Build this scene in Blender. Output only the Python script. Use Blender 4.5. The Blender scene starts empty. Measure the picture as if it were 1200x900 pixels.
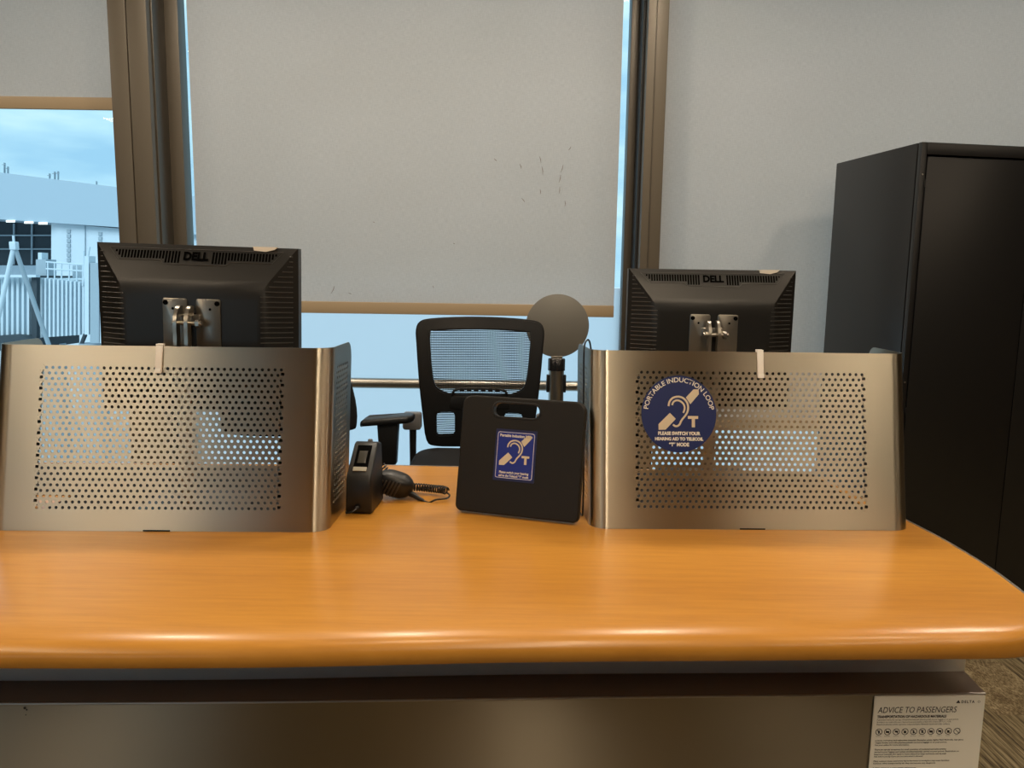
import bpy, bmesh, math, random
from mathutils import Vector, Matrix, Euler
random.seed(7)
PI = math.pi
sc = bpy.context.scene
COL = sc.collection

# ------------------------------------------------------------------ helpers
class MB:
    def __init__(s): s.bm = bmesh.new()
    def quad(s, *ps):
        return s.bm.faces.new([s.bm.verts.new(p) for p in ps])
    def box(s, c, d, rot=None, bev=0.0, seg=2):
        b = bmesh.new(); bmesh.ops.create_cube(b, size=1.0)
        for v in b.verts: v.co = Vector((v.co.x*d[0], v.co.y*d[1], v.co.z*d[2]))
        if bev: bmesh.ops.bevel(b, geom=list(b.edges), offset=bev, segments=seg, profile=0.6, affect='EDGES', clamp_overlap=True)
        M = Matrix.Translation(Vector(c))
        if rot is not None: M = M @ Euler(rot).to_matrix().to_4x4()
        s._add(b, M); return s
    def _add(s, b, M=None):
        if M is not None: b.transform(M)
        me = bpy.data.meshes.new('tmp'); b.to_mesh(me); b.free(); s.bm.from_mesh(me); bpy.data.meshes.remove(me)
    def prism(s, pts, t0, t1, f=lambda u, v, t: (u, t, v), bev=0.0, seg=2):
        """polygon pts (u,v) extruded from t0 to t1, mapped by f"""
        b = bmesh.new()
        a = [b.verts.new((u, t0, v)) for u, v in pts]; c = [b.verts.new((u, t1, v)) for u, v in pts]
        n = len(pts)
        fa = b.faces.new(a); fc = b.faces.new(c[::-1])
        for i in range(n): b.faces.new((a[i], c[i], c[(i+1) % n], a[(i+1) % n]))
        bmesh.ops.recalc_face_normals(b, faces=b.faces)
        if bev:
            ed = [e for e in b.edges if (e.verts[0].co.y == e.verts[1].co.y)]
            bmesh.ops.bevel(b, geom=ed, offset=bev, segments=seg, profile=0.5, affect='EDGES', clamp_overlap=True)
        for v in b.verts: v.co = Vector(f(v.co.x, v.co.z, v.co.y))
        bmesh.ops.recalc_face_normals(b, faces=b.faces)
        s._add(b); return s
    def tube(s, pts, r, n=10, closed=False, caps=True):
        pts = [Vector(p) for p in pts]; N = len(pts)
        rs = r if isinstance(r, (list, tuple)) else [r]*N
        rings = []; prev = None
        for i, p in enumerate(pts):
            a = pts[i-1] if (i > 0 or closed) else p
            c = pts[(i+1) % N] if (i < N-1 or closed) else p
            t = (c-a).normalized()
            if prev is None:
                u = t.orthogonal().normalized()
            else:
                u = (prev - t*prev.dot(t)); u = u.normalized() if u.length > 1e-6 else t.orthogonal().normalized()
            prev = u; w = t.cross(u)
            rings.append([s.bm.verts.new(p + (u*math.cos(2*PI*k/n) + w*math.sin(2*PI*k/n))*rs[i]) for k in range(n)])
        for i in range(N if closed else N-1):
            A, B = rings[i], rings[(i+1) % N]
            for k in range(n):
                s.bm.faces.new((A[k], A[(k+1) % n], B[(k+1) % n], B[k]))
        if caps and not closed:
            s.bm.faces.new(rings[0][::-1]); s.bm.faces.new(rings[-1])
        return s
    def lathe(s, prof, n=32, M=None):
        b = bmesh.new(); rings = []
        for r, z in prof:
            rings.append([b.verts.new((0, 0, z))] if r < 1e-6 else [b.verts.new((r*math.cos(2*PI*k/n), r*math.sin(2*PI*k/n), z)) for k in range(n)])
        for A, B in zip(rings, rings[1:]):
            for k in range(n):
                q = []
                for v in (A[k % len(A)], A[(k+1) % len(A)], B[(k+1) % len(B)], B[k % len(B)]):
                    if v not in q: q.append(v)
                if len(q) > 2: b.faces.new(q)
        bmesh.ops.recalc_face_normals(b, faces=b.faces)
        s._add(b, M); return s
    def ribbon(s, pts, w, f, t=0.0):
        """flat strip along 2d pts, mapped by f(u,v,t)"""
        P = [Vector(p) for p in pts]; L = []; R = []
        for i, p in enumerate(P):
            d = (P[min(i+1, len(P)-1)] - P[max(i-1, 0)]).normalized(); nrm = Vector((-d.y, d.x))
            L.append(s.bm.verts.new(f(*(p+nrm*w/2), t))); R.append(s.bm.verts.new(f(*(p-nrm*w/2), t)))
        for i in range(len(P)-1): s.bm.faces.new((L[i], R[i], R[i+1], L[i+1]))
        return s
    def poly(s, pts, f, t=0.0):
        s.bm.faces.new([s.bm.verts.new(f(u, v, t)) for u, v in pts]); return s
    def text(s, body, size, f, align='CENTER', bold=0.0, shear=0.0, res=3, sx=1.0, bend=None, space=1.0):
        cu = bpy.data.curves.new('tmp_text', 'FONT'); cu.body = body; cu.size = size; cu.align_x = align
        cu.resolution_u = res; cu.fill_mode = 'FRONT'; cu.offset = bold; cu.shear = shear; cu.space_character = space
        ob = bpy.data.objects.new('tmp_text', cu); COL.objects.link(ob)
        dg = bpy.context.evaluated_depsgraph_get(); dg.update()
        me = bpy.data.meshes.new_from_object(ob.evaluated_get(dg))
        for v in me.vertices:
            x, y = v.co.x*sx, v.co.y
            if bend:
                a = x/bend; rr = bend + y; x, y = rr*math.sin(a), rr*math.cos(a)
            v.co = Vector(f(x, y, 0.0))
        s.bm.from_mesh(me)
        bpy.data.objects.remove(ob); bpy.data.curves.remove(cu); bpy.data.meshes.remove(me); return s
    def build(s, name, m, parent=None, loc=None, rot=None, smooth=40, recalc=False, uv=None):
        if recalc: bmesh.ops.recalc_face_normals(s.bm, faces=s.bm.faces)
        me = bpy.data.meshes.new(name); s.bm.to_mesh(me); s.bm.free()
        if uv:
            l = me.uv_layers.new(name='UVMap')
            for lp in me.loops: l.data[lp.index].uv = uv(me.vertices[lp.vertex_index].co)
        if smooth:
            for p in me.polygons: p.use_smooth = True
            me.set_sharp_from_angle(angle=math.radians(smooth))
        me.materials.append(m)
        o = bpy.data.objects.new(name, me); COL.objects.link(o)
        if parent: o.parent = parent
        if loc: o.location = loc
        if rot: o.rotation_euler = rot
        return o

def tag(o, label=None, cat=None, group=None, kind=None):
    if label: o['label'] = label
    if cat: o['category'] = cat
    if group: o['group'] = group
    if kind: o['kind'] = kind
    return o
def thing(name, label, cat, loc=(0, 0, 0), rot=(0, 0, 0), group=None):
    o = bpy.data.objects.new(name, None); COL.objects.link(o); o.empty_display_size = 0.05
    o.location = loc; o.rotation_euler = rot
    return tag(o, label, cat, group)
def struct(name, mb, m, parent=None, **k):
    o = mb.build(name, m, parent, **k)
    if not parent: o['kind'] = 'structure'
    return o
def dup(src, loc, rot, label):
    r = src.copy(); COL.objects.link(r); r.location = loc; r.rotation_euler = rot; r['label'] = label
    def rec(a, b):
        for ch in [o for o in bpy.data.objects if o.parent == a]:
            c = ch.copy(); COL.objects.link(c); c.parent = b; rec(ch, c)
    rec(src, r)
    return r
def arc(cx, cy, rx, ry, a0, a1, n):
    return [(cx+rx*math.cos(math.radians(a0+(a1-a0)*i/n)), cy+ry*math.sin(math.radians(a0+(a1-a0)*i/n))) for i in range(n+1)]
def rrect(x0, x1, y0, y1, r, n=6):
    rs = r if isinstance(r, (list, tuple)) else [r]*4   # bl, br, tr, tl
    return (arc(x0+rs[0], y0+rs[0], rs[0], rs[0], 180, 270, n) + arc(x1-rs[1], y0+rs[1], rs[1], rs[1], 270, 360, n) +
            arc(x1-rs[2], y1-rs[2], rs[2], rs[2], 0, 90, n) + arc(x0+rs[3], y1-rs[3], rs[3], rs[3], 90, 180, n))
def smoothpath(P, n=8, closed=False):
    P = [Vector(p) for p in P]; out = []; N = len(P)
    for i in range(N if closed else N-1):
        if closed: a, b, c, d = P[i-1], P[i], P[(i+1) % N], P[(i+2) % N]
        else: a, b, c, d = P[max(i-1, 0)], P[i], P[i+1], P[min(i+2, N-1)]
        for k in range(n):
            t = k/n
            out.append(0.5*((2*b)+(c-a)*t+(2*a-5*b+4*c-d)*t*t+(3*b-a-3*c+d)*t**3))
    if not closed: out.append(P[-1])
    return out

# ------------------------------------------------------------------ camera (photo frame 1200 x 900, focal 900 px)
CZ = 1.5; PITCH = math.atan(.1374); ROLL = .0148
u0 = Vector((0, math.sin(PITCH), math.cos(PITCH))); FWD = Vector((0, math.cos(PITCH), -math.sin(PITCH)))
RT = math.cos(ROLL)*Vector((1, 0, 0)) + math.sin(ROLL)*u0
UP = -math.sin(ROLL)*Vector((1, 0, 0)) + math.cos(ROLL)*u0
cd = bpy.data.cameras.new('camera'); cam = bpy.data.objects.new('camera', cd); COL.objects.link(cam)
cd.sensor_width = 36; cd.lens = 27.0; cd.clip_start = .02; cd.clip_end = 500
Mx = Matrix((RT, UP, -FWD)).transposed().to_4x4(); Mx.translation = (0, 0, CZ); cam.matrix_world = Mx
sc.camera = cam
def at(px, py, Y):      # where the ray of a photo pixel meets the plane at distance Y
    d = FWD + RT*((px-600)/900) - UP*((py-450)/900)
    return Vector((0, 0, CZ)) + d*(Y/d.y)

# ------------------------------------------------------------------ materials
def lin(c):
    if isinstance(c, str):
        c = [int(c[i:i+2], 16)/255 for i in (0, 2, 4)]
        c = [x/12.92 if x <= .04045 else ((x+.055)/1.055)**2.4 for x in c]
    return tuple(c) + (1.0,)
def mat(name, c, rough=.5, metal=0.0, spec=.5, coat=0.0, emit=None, es=0.0, bump=None):
    m = bpy.data.materials.new(name); m.use_nodes = True; nt = m.node_tree; b = nt.nodes['Principled BSDF']
    b.inputs['Base Color'].default_value = lin(c); b.inputs['Roughness'].default_value = rough
    b.inputs['Metallic'].default_value = metal; b.inputs['Specular IOR Level'].default_value = spec
    b.inputs['Coat Weight'].default_value = coat
    if emit: b.inputs['Emission Color'].default_value = lin(emit); b.inputs['Emission Strength'].default_value = es
    if bump:
        tc = nt.nodes.new('ShaderNodeTexCoord'); n = nt.nodes.new('ShaderNodeTexNoise'); n.inputs['Scale'].default_value = bump[0]
        bp = nt.nodes.new('ShaderNodeBump'); bp.inputs['Strength'].default_value = bump[1]; bp.inputs['Distance'].default_value = .001
        nt.links.new(tc.outputs['Object'], n.inputs['Vector']); nt.links.new(n.outputs['Fac'], bp.inputs['Height']); nt.links.new(bp.outputs['Normal'], b.inputs['Normal'])
    return m
def nodes(m):
    nt = m.node_tree; return nt, nt.nodes['Principled BSDF'], (lambda t, **k: _nn(nt, t, **k))
def _nn(nt, t, **k):
    n = nt.nodes.new(t)
    for a, v in k.items():
        if a in n.inputs: n.inputs[a].default_value = v
        else: setattr(n, a, v)
    return n
def noise(nt, scale3, scale=1.0, detail=4, rough=.55, coord='Object'):
    tc = _nn(nt, 'ShaderNodeTexCoord'); mp = _nn(nt, 'ShaderNodeMapping'); mp.inputs['Scale'].default_value = scale3
    n = _nn(nt, 'ShaderNodeTexNoise'); n.inputs['Scale'].default_value = scale; n.inputs['Detail'].default_value = detail; n.inputs['Roughness'].default_value = rough
    nt.links.new(tc.outputs[coord], mp.inputs['Vector']); nt.links.new(mp.outputs['Vector'], n.inputs['Vector']); return n
def ramp(nt, src, stops):
    r = _nn(nt, 'ShaderNodeValToRGB'); e = r.color_ramp.elements
    while len(e) < len(stops): e.new(.5)
    for el, (p, c) in zip(e, stops): el.position = p; el.color = lin(c) if not isinstance(c, float) else (c, c, c, 1)
    nt.links.new(src, r.inputs['Fac']); return r

def steel(name, c, rough, aniso=.75):
    m = mat(name, c, rough, 1.0); nt, b, N = nodes(m)
    t = N('ShaderNodeTangent', direction_type='UV_MAP'); nt.links.new(t.outputs['Tangent'], b.inputs['Tangent'])
    b.inputs['Anisotropic'].default_value = aniso
    n2 = noise(nt, (5, 5, 9), 1, 5, .65)
    m2 = N('ShaderNodeMath', operation='MULTIPLY_ADD'); m2.inputs[1].default_value = .08; m2.inputs[2].default_value = rough-.04
    nt.links.new(n2.outputs['Fac'], m2.inputs[0]); nt.links.new(m2.outputs[0], b.inputs['Roughness'])
    return m
M = {}
M['steel'] = steel('brushed_steel', (.49, .452, .368), .325, 1.0)
M['steel_base'] = steel('satin_steel', (.35, .315, .255), .345, 1.0)
M['steel_dark'] = mat('dull_dark_steel', (.13, .092, .062), .42, .3)
M['chrome'] = mat('nickel', (.46, .43, .38), .3, 1.0)
M['zinc'] = mat('zinc_plate', (.48, .45, .40), .3, 1.0)
M['pale_steel'] = mat('pale_steel', (.85, .83, .78), .5, .7)
M['rail'] = mat('satin_rail_metal', (.42, .40, .36), .32, 1.0)
M['black'] = mat('black_plastic', (.007, .007, .0075), .40, bump=(900, .12))
M['blackgloss'] = mat('glossy_black_plastic', (.010, .010, .011), .2)
M['monitor'] = mat('charcoal_plastic', (.008, .0078, .0076), .38, spec=.6, bump=(1200, .1))
M['slat'] = mat('charcoal_ridge', (.05, .048, .046), .4)
M['void'] = mat('vent_black', (.002, .002, .002), .7, spec=.02)
M['fabric_black'] = mat('black_upholstery', (.010, .010, .0115), .85, spec=.25, bump=(700, .5))
M['mesh_black'] = mat('black_netting', (.010, .010, .013), .7)
M['greyplastic'] = mat('grey_arm_plastic', (.16, .16, .165), .3)
M['board'] = mat('dark_brown_black_plastic', (.012, .0102, .0080), .42, spec=.32, bump=(500, .15))
M['cabinet'] = mat('black_enamel_metal', (.0045, .0045, .005), .36, spec=.8, bump=(260, .12))
M['blue'] = mat('navy_print', (.016, .028, .125), .35)
M['blue2'] = mat('royal_blue_print', (.018, .032, .27), .3)
M['blueedge'] = mat('dark_blue_border', (.018, .02, .075), .3)
M['white'] = mat('white_print', (.82, .79, .72), .45)
M['cream'] = mat('cream_print', (.66, .58, .44), .45)
M['paper'] = mat('notice_card', (.88, .86, .78), .5)
M['ink'] = mat('dark_ink', (.02, .018, .022), .6)
M['tape'] = mat('frosted_acrylic', (.92, .90, .86), .3)
M['tag'] = mat('worn_white_sticker', (.9, .85, .76), .6)
M['disc'] = mat('grey_disc_metal', (.19, .182, .162), .45, .4)
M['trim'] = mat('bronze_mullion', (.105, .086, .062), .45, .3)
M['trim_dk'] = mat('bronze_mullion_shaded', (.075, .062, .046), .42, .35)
M['gasket'] = mat('black_gasket', (.01, .01, .01), .6)
M['alu'] = mat('pale_edge_strip', (.62, .62, .62), .28, .9)
M['hem'] = mat('tan_hem_bar', (.36, .27, .165), .5)
M['wall'] = mat('warm_wall_paint', (.16, .125, .09), .7)
M['walldark'] = mat('dark_wood_wall', (.035, .024, .016), .6)
M['ceiling'] = mat('ceiling_tile', (.30, .28, .255), .8)
M['sill'] = mat('sill_paint', (.25, .24, .22), .6)

# laminate with a fine horizontal grain
m = mat('orange_wood_laminate', (.6, .25, .04), .30, spec=.45, coat=.12); nt, b, N = nodes(m)
b.inputs['Coat Roughness'].default_value = .14
n1 = noise(nt, (6, 75, 8), 1, 7, .66); n2 = noise(nt, (.7, 7, 2), 1, 3)
r1 = ramp(nt, n1.outputs['Fac'], [(.28, (.47, .208, .030)), (.5, (.54, .245, .037)), (.72, (.59, .28, .047))])
r2 = ramp(nt, n2.outputs['Fac'], [(.35, (.90, .87, .84)), (.65, (1, 1, 1))])
mx = N('ShaderNodeMix', data_type='RGBA', blend_type='MULTIPLY'); mx.inputs['Factor'].default_value = 1
nt.links.new(r1.outputs['Color'], mx.inputs['A']); nt.links.new(r2.outputs['Color'], mx.inputs['B']); nt.links.new(mx.outputs['Result'], b.inputs['Base Color'])
M['wood'] = m

# woven roller-shade cloth: front-lit weave, some daylight through it
def shade_mat(name, c):
    m = mat(name, c, .9, spec=.1); nt, b, N = nodes(m); out = nt.nodes['Material Output']
    a = noise(nt, (380, 1, 40), 1, 2); c2 = noise(nt, (40, 1, 420), 1, 2); big = noise(nt, (.9, 1, 1.3), 1, 3)
    add = N('ShaderNodeMath', operation='ADD'); nt.links.new(a.outputs['Fac'], add.inputs[0]); nt.links.new(c2.outputs['Fac'], add.inputs[1])
    half = N('ShaderNodeMath', operation='MULTIPLY'); half.inputs[1].default_value = .5; nt.links.new(add.outputs[0], half.inputs[0])
    r = ramp(nt, half.outputs[0], [(.36, tuple(x*.86 for x in c)), (.64, tuple(min(1, x*1.1) for x in c))])
    rb = ramp(nt, big.outputs['Fac'], [(.35, (.93, .92, .90)), (.65, (1, 1, 1))])
    mx = N('ShaderNodeMix', data_type='RGBA', blend_type='MULTIPLY'); mx.inputs['Factor'].default_value = 1
    nt.links.new(r.outputs['Color'], mx.inputs['A']); nt.links.new(rb.outputs['Color'], mx.inputs['B']); nt.links.new(mx.outputs['Result'], b.inputs['Base Color'])
    tr = N('ShaderNodeBsdfTranslucent'); tr.inputs['Color'].default_value = (.55, .53, .50, 1)
    ms = N('ShaderNodeMixShader'); ms.inputs['Fac'].default_value = .36
    nt.links.new(b.outputs[0], ms.inputs[1]); nt.links.new(tr.outputs[0], ms.inputs[2]); nt.links.new(ms.outputs[0], out.inputs['Surface']); return m
M['shade'] = shade_mat('woven_shade_cloth', (.605, .602, .607))

# clear glass and frosted film
m = bpy.data.materials.new('clear_glass'); m.use_nodes = True; nt = m.node_tree; nt.nodes.clear()
o_ = _nn(nt, 'ShaderNodeOutputMaterial'); t_ = _nn(nt, 'ShaderNodeBsdfTransparent'); t_.inputs['Color'].default_value = (.90, .96, .97, 1)
g_ = _nn(nt, 'ShaderNodeBsdfGlossy'); g_.inputs['Roughness'].default_value = .02; fr = _nn(nt, 'ShaderNodeFresnel'); fr.inputs['IOR'].default_value = 1.25
x_ = _nn(nt, 'ShaderNodeMixShader'); nt.links.new(fr.outputs[0], x_.inputs[0]); nt.links.new(t_.outputs[0], x_.inputs[1]); nt.links.new(g_.outputs[0], x_.inputs[2]); nt.links.new(x_.outputs[0], o_.inputs[0])
M['glass'] = m
m = bpy.data.materials.new('frosted_glass'); m.use_nodes = True; nt = m.node_tree; nt.nodes.clear()
o_ = _nn(nt, 'ShaderNodeOutputMaterial'); t_ = _nn(nt, 'ShaderNodeBsdfTranslucent'); t_.inputs['Color'].default_value = (.93, .95, .96, 1)
nt.links.new(t_.outputs[0], o_.inputs[0])
M['frost'] = m

# carpet: planks laid towards the window, some mottled, some streaked with dark lines
m = mat('streaked_carpet', (.2, .15, .08), .95, spec=.1); nt, b, N = nodes(m)
tc = N('ShaderNodeTexCoord'); mp = N('ShaderNodeMapping'); mp.inputs['Rotation'].default_value = (0, 0, math.radians(90)); mp.inputs['Location'].default_value = (.03, .27, 0)
br = N('ShaderNodeTexBrick', **{'Scale': 1.0, 'Mortar Size': 0.0, 'Brick Width': 1.0, 'Row Height': .25}); br.offset = .5
br.inputs['Color1'].default_value = (0, 0, 0, 1); br.inputs['Color2'].default_value = (1, 1, 1, 1)
nt.links.new(tc.outputs['Object'], mp.inputs['Vector']); nt.links.new(mp.outputs['Vector'], br.inputs['Vector'])
st_ = noise(nt, (75, 3.0, 1), 1, 5, .7); sp = noise(nt, (150, 60, 1), 1, 4, .75); md = noise(nt, (14, 9, 1), 1, 3, .6)
rs = ramp(nt, st_.outputs['Fac'], [(.36, (.022, .019, .020)), (.45, (.10, .075, .04)), (.55, (.21, .165, .095)), (.68, (.30, .245, .15))])
ad = N('ShaderNodeMath', operation='MULTIPLY_ADD'); ad.inputs[1].default_value = .5; nt.links.new(md.outputs['Fac'], ad.inputs[0]); nt.links.new(sp.outputs['Fac'], ad.inputs[2])
rm = ramp(nt, ad.outputs[0], [(.60, (.085, .06, .032)), (.74, (.165, .122, .068)), (.88, (.31, .25, .15))])
gt = N('ShaderNodeMath', operation='GREATER_THAN'); gt.inputs[1].default_value = .5; nt.links.new(br.outputs['Color'], gt.inputs[0])
mx = N('ShaderNodeMix', data_type='RGBA'); nt.links.new(gt.outputs[0], mx.inputs['Factor']); nt.links.new(rm.outputs['Color'], mx.inputs['A']); nt.links.new(rs.outputs['Color'], mx.inputs['B'])
nt.links.new(mx.outputs['Result'], b.inputs['Base Color'])
M['carpet'] = m

# ------------------------------------------------------------------ room shell
WY = 3.70; CH = 3.25; XL, XR, YB = -8.0, 7.0, -9.0
def slab(x0, x1, y0, y1, z0, z1): return MB().box(((x0+x1)/2, (y0+y1)/2, (z0+z1)/2), (x1-x0, y1-y0, z1-z0))
struct('floor', slab(XL, XR, YB, WY+.1, -.1, 0), M['carpet'])
struct('ceiling', slab(XL, XR, YB, WY+.1, CH, CH+.1), M['ceiling'])
struct('wall_right', slab(XR, XR+.1, YB, WY+.1, 0, CH), M['wall'])
struct('wall_left', slab(XL-.1, XL, YB, WY+.1, 0, CH), M['wall'])
# wall behind the viewer: a daylit opening and dark panelling
w = MB()
for x0, x1, z0, z1 in ((XL, -7.4, 0, CH), (-7.4, -5.7, 2.9, CH), (-7.4, -5.7, 0, .1), (-5.7, -5.2, 0, CH), (-5.2, -3.2, 2.9, CH), (-5.2, -3.2, 0, .1), (-3.2, XR, 0, CH)):
    w.box(((x0+x1)/2, YB-.05, (z0+z1)/2), (x1-x0, .1, z1-z0))
struct('wall_back', w, M['walldark'])
# window wall framing
w = MB()
w.box(((XL+XR)/2, WY, .12), (XR-XL, .14, .24)).box(((XL+XR)/2, WY, CH-.06), (XR-XL, .14, .12))
struct('wall_front', w, M['sill'])

def mullion(name, boxes):
    w = MB()
    for (x0, x1, y0, y1, mk) in boxes: pass
    o = None
    for i, (x0, x1, y0, y1, mk) in enumerate(boxes):
        mb = MB().box(((x0+x1)/2, (y0+y1)/2, CH/2), (x1-x0, y1-y0, CH), bev=.003)
        if o is None: o = struct(name, mb, M[mk])
        else: mb.build(('cover_strip', 'reveal', 'frame_edge', 'gasket')[min(i-1, 3)], M[mk], o)
    return o
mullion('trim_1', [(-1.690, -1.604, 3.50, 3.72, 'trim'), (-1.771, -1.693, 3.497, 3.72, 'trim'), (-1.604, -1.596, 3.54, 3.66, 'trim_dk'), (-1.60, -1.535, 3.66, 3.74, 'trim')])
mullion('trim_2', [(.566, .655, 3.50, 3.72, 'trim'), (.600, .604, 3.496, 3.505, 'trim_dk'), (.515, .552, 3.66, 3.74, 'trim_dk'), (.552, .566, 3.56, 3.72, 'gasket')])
def window(n, x0, x1, panes):
    f = MB(); t = .03
    for c, d in (((x0+t/2, WY+.01, CH/2), (t, .06, CH-.4)), ((x1-t/2, WY+.01, CH/2), (t, .06, CH-.4)), (((x0+x1)/2, WY+.01, .26), (x1-x0, .06, .05)), (((x0+x1)/2, WY+.01, CH-.14), (x1-x0, .06, .05))): f.box(c, d)
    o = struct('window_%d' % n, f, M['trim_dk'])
    for z0, z1, mk in panes:
        MB().box(((x0+x1)/2, WY+.015, (z0+z1)/2), (x1-x0-.02, .006, z1-z0)).build('pane', M[mk], o)
window(1, -4.6, -1.74, [(.28, CH-.15, 'glass')])
window(2, -1.60, .56, [(.28, 1.46, 'frost'), (1.465, CH-.15, 'glass')])
window(3, .65, 3.2, [(.28, CH-.15, 'glass')])
struct('wall_far_left', slab(XL, -4.6, WY-.05, WY+.05, 0, CH), M['wall'])
struct('wall_far_right', slab(3.2, XR, WY-.05, WY+.05, 0, CH), M['wall'])

# roller shades
def shade(label, x0, x1, zb, hem=.055):
    t = thing('roller_shade', label, 'window shade', ((x0+x1)/2, 3.635, zb), group='roller shades')
    w = (x1-x0)/2
    mb = MB(); nx, nz = 24, 20; V = {}
    for i in range(nx+1):
        for k in range(nz+1):
            u = i/nx; z = hem*.8+(CH-.16-zb-hem*.8)*k/nz
            V[i, k] = mb.bm.verts.new((-w+2*w*u, .004*math.sin(u*9+k*.25), z))
    for i in range(nx):
        for k in range(nz): mb.bm.faces.new((V[i, k], V[i+1, k], V[i+1, k+1], V[i, k+1]))
    mb.build('shade_cloth', M['shade'], t)
    MB().box((0, -.002, hem/2), (2*w, .016, hem), bev=.004).build('hem_bar', M['hem'], t)
    mb = MB(); mb.tube([(-w-.01, .02, CH-.16-zb), (w+.01, .02, CH-.16-zb)], .035, 16); mb.build('roller_tube', M['hem'], t)
    return t
shade('grey woven roller shade at far left, stopped high above the airfield view', -4.5, -1.79, 2.232)
s2 = shade('wide grey woven roller shade in the middle, lowered to just above the black chair', -1.482, .474, 1.325)
shade('grey woven roller shade lowered behind the black cabinet and right monitor', .672, 3.1, .80)
# scuffs on the middle shade
SC = mat('brown_scuff', (.24, .19, .16), .9)
for px, py, dx, dy in ((579, 186, 3, 3), (609, 192, 2, 6), (632, 183, 2, 8), (635, 195, 1, 10), (660, 193, -3, 9), (657, 205, -2, 9), (656, 219, -1, 8), (662, 235, 0, 7), (611, 232, 4, 5), (633, 222, 0, 6), (669, 172, -3, 4), (392, 335, -4, 9), (408, 343, 4, 2), (507, 335, 1, 3), (531, 285, 2, 1), (437, 260, 2, 1)):
    a = at(px, py, 3.612) - Vector(s2.location); c = at(px+dx, py+dy, 3.612) - Vector(s2.location)
    mb = MB(); mb.tube([a, (a+c)/2+Vector((.002, 0, 0)), c], [.0008, .0018, .0006], 5); mb.build('scuff_mark', SC, s2)

# handrail in front of the glass
t = thing('handrail', 'round satin metal handrail running across the lower middle window', 'handrail', (-.53, 3.55, 0))
MB().tube([(-1.04, 0, 1.007), (1.04, 0, 1.007)], .024, 20).build('rail', M['rail'], t)
for x in (-1.0, 1.0):
    MB().tube([(x, 0, 1.0), (x, .03, .97), (x, .085, .955)], .009, 10).lathe([(0, 0), (.03, 0), (.03, .008), (0, .008)], 20, Matrix.Translation((x, .08, .955)) @ Matrix.Rotation(-PI/2, 4, 'X')).build('bracket', M['rail'], t)
for x in (-.99, .99):
    MB().box((x, .065, .50), (.04, .05, 1.0)).build('post', M['rail'], t)

# ------------------------------------------------------------------ countertop
front = [(-1.36, .985), (-1.1, .980), (-.69, .987), (-.347, .999), (.005, 1.024), (.372, 1.041), (.66, 1.054)]
fr_ = [(p.x, p.y) for p in smoothpath([(x, y, 0) for x, y in front], 8)]
corner = [(.745, 1.062), (.795, 1.083), (.828, 1.125), (.845, 1.20)]
co_ = [(p.x, p.y) for p in smoothpath([(x, y, 0) for x, y in [(.66, 1.054)]+corner], 6)][1:]
side = [(p.x, p.y) for p in smoothpath([(x, y, 0) for x, y in [(.845, 1.20), (.857, 1.30), (.860, 1.40), (.857, 1.49), (.848, 1.58), (.83, 1.75), (.80, 1.94)]], 5)][1:]
back = [(.75, 2.005), (.3, 2.0), (-.13, 2.0), (-.33, 2.005), (-.8, 1.99), (-1.3, 1.98), (-1.40, 1.9), (-1.44, 1.5), (-1.42, 1.1)]
out = [(p, 1.0) for p in fr_] + [(p, max(0, 1-(i+1)/len(co_)*1.0)) for i, p in enumerate(co_)] + [(p, 0.0) for p in side] + [(p, 0.0) for p in back]
NO = len(out)
def ring(d, z):
    R_ = []
    for i, (p, wgt) in enumerate(out):
        a = Vector(out[i-1][0]); c = Vector(out[(i+1) % NO][0]); tt = (c-a).normalized(); n = Vector((-tt.y, tt.x))
        dd = d*wgt; q = Vector(p)+n*dd
        R_.append((q.x, q.y, 1.0-(1.0-z)*(wgt if z > .97 else 1)))
    return R_
mb = MB()
RG = [[mb.bm.verts.new(p) for p in ring(d, z)] for d, z in ((.10, 1.0), (.06, .9990), (.035, .9970), (.018, .9935), (.008, .9885), (.0025, .983), (0, .9755), (.001, .966), (.005, .9585), (.012, .9545), (.025, .953))]
for A, B in zip(RG, RG[1:]):
    for i in range(NO): mb.bm.faces.new((A[i], A[(i+1) % NO], B[(i+1) % NO], B[i]))
mb.bm.faces.new(RG[0][::-1]); mb.bm.faces.new(RG[-1])
counter = thing('countertop', 'long orange wood laminate service counter top with rounded front edge', 'counter top')
wood = mb.build('wood_top', M['wood'], counter, recalc=True, smooth=30)
# pale edge strip around the end and the back
ed = co_[-2:]+side+back[:6]
mb = MB(); prev = None
for i, p in enumerate(ed):
    a = Vector(ed[max(i-1, 0)]); c = Vector(ed[min(i+1, len(ed)-1)]); tt = (c-a).normalized(); n = Vector((tt.y, -tt.x))
    q0 = Vector(p)-n*.001; q1 = Vector(p)+n*.0045
    cur = [mb.bm.verts.new((q.x, q.y, z)) for q, z in ((q0, .957), (q1, .957), (q1, .9985), (q1-n*.001, 1.0008), (q0, 1.0008))]
    if prev:
        for k in range(5): mb.bm.faces.new((prev[k], prev[(k+1) % 5], cur[(k+1) % 5], cur[k]))
    else: mb.bm.faces.new(cur)
    prev = cur
mb.bm.faces.new(prev[::-1])
mb.build('edge_strip', M['alu'], counter, recalc=True)

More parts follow.
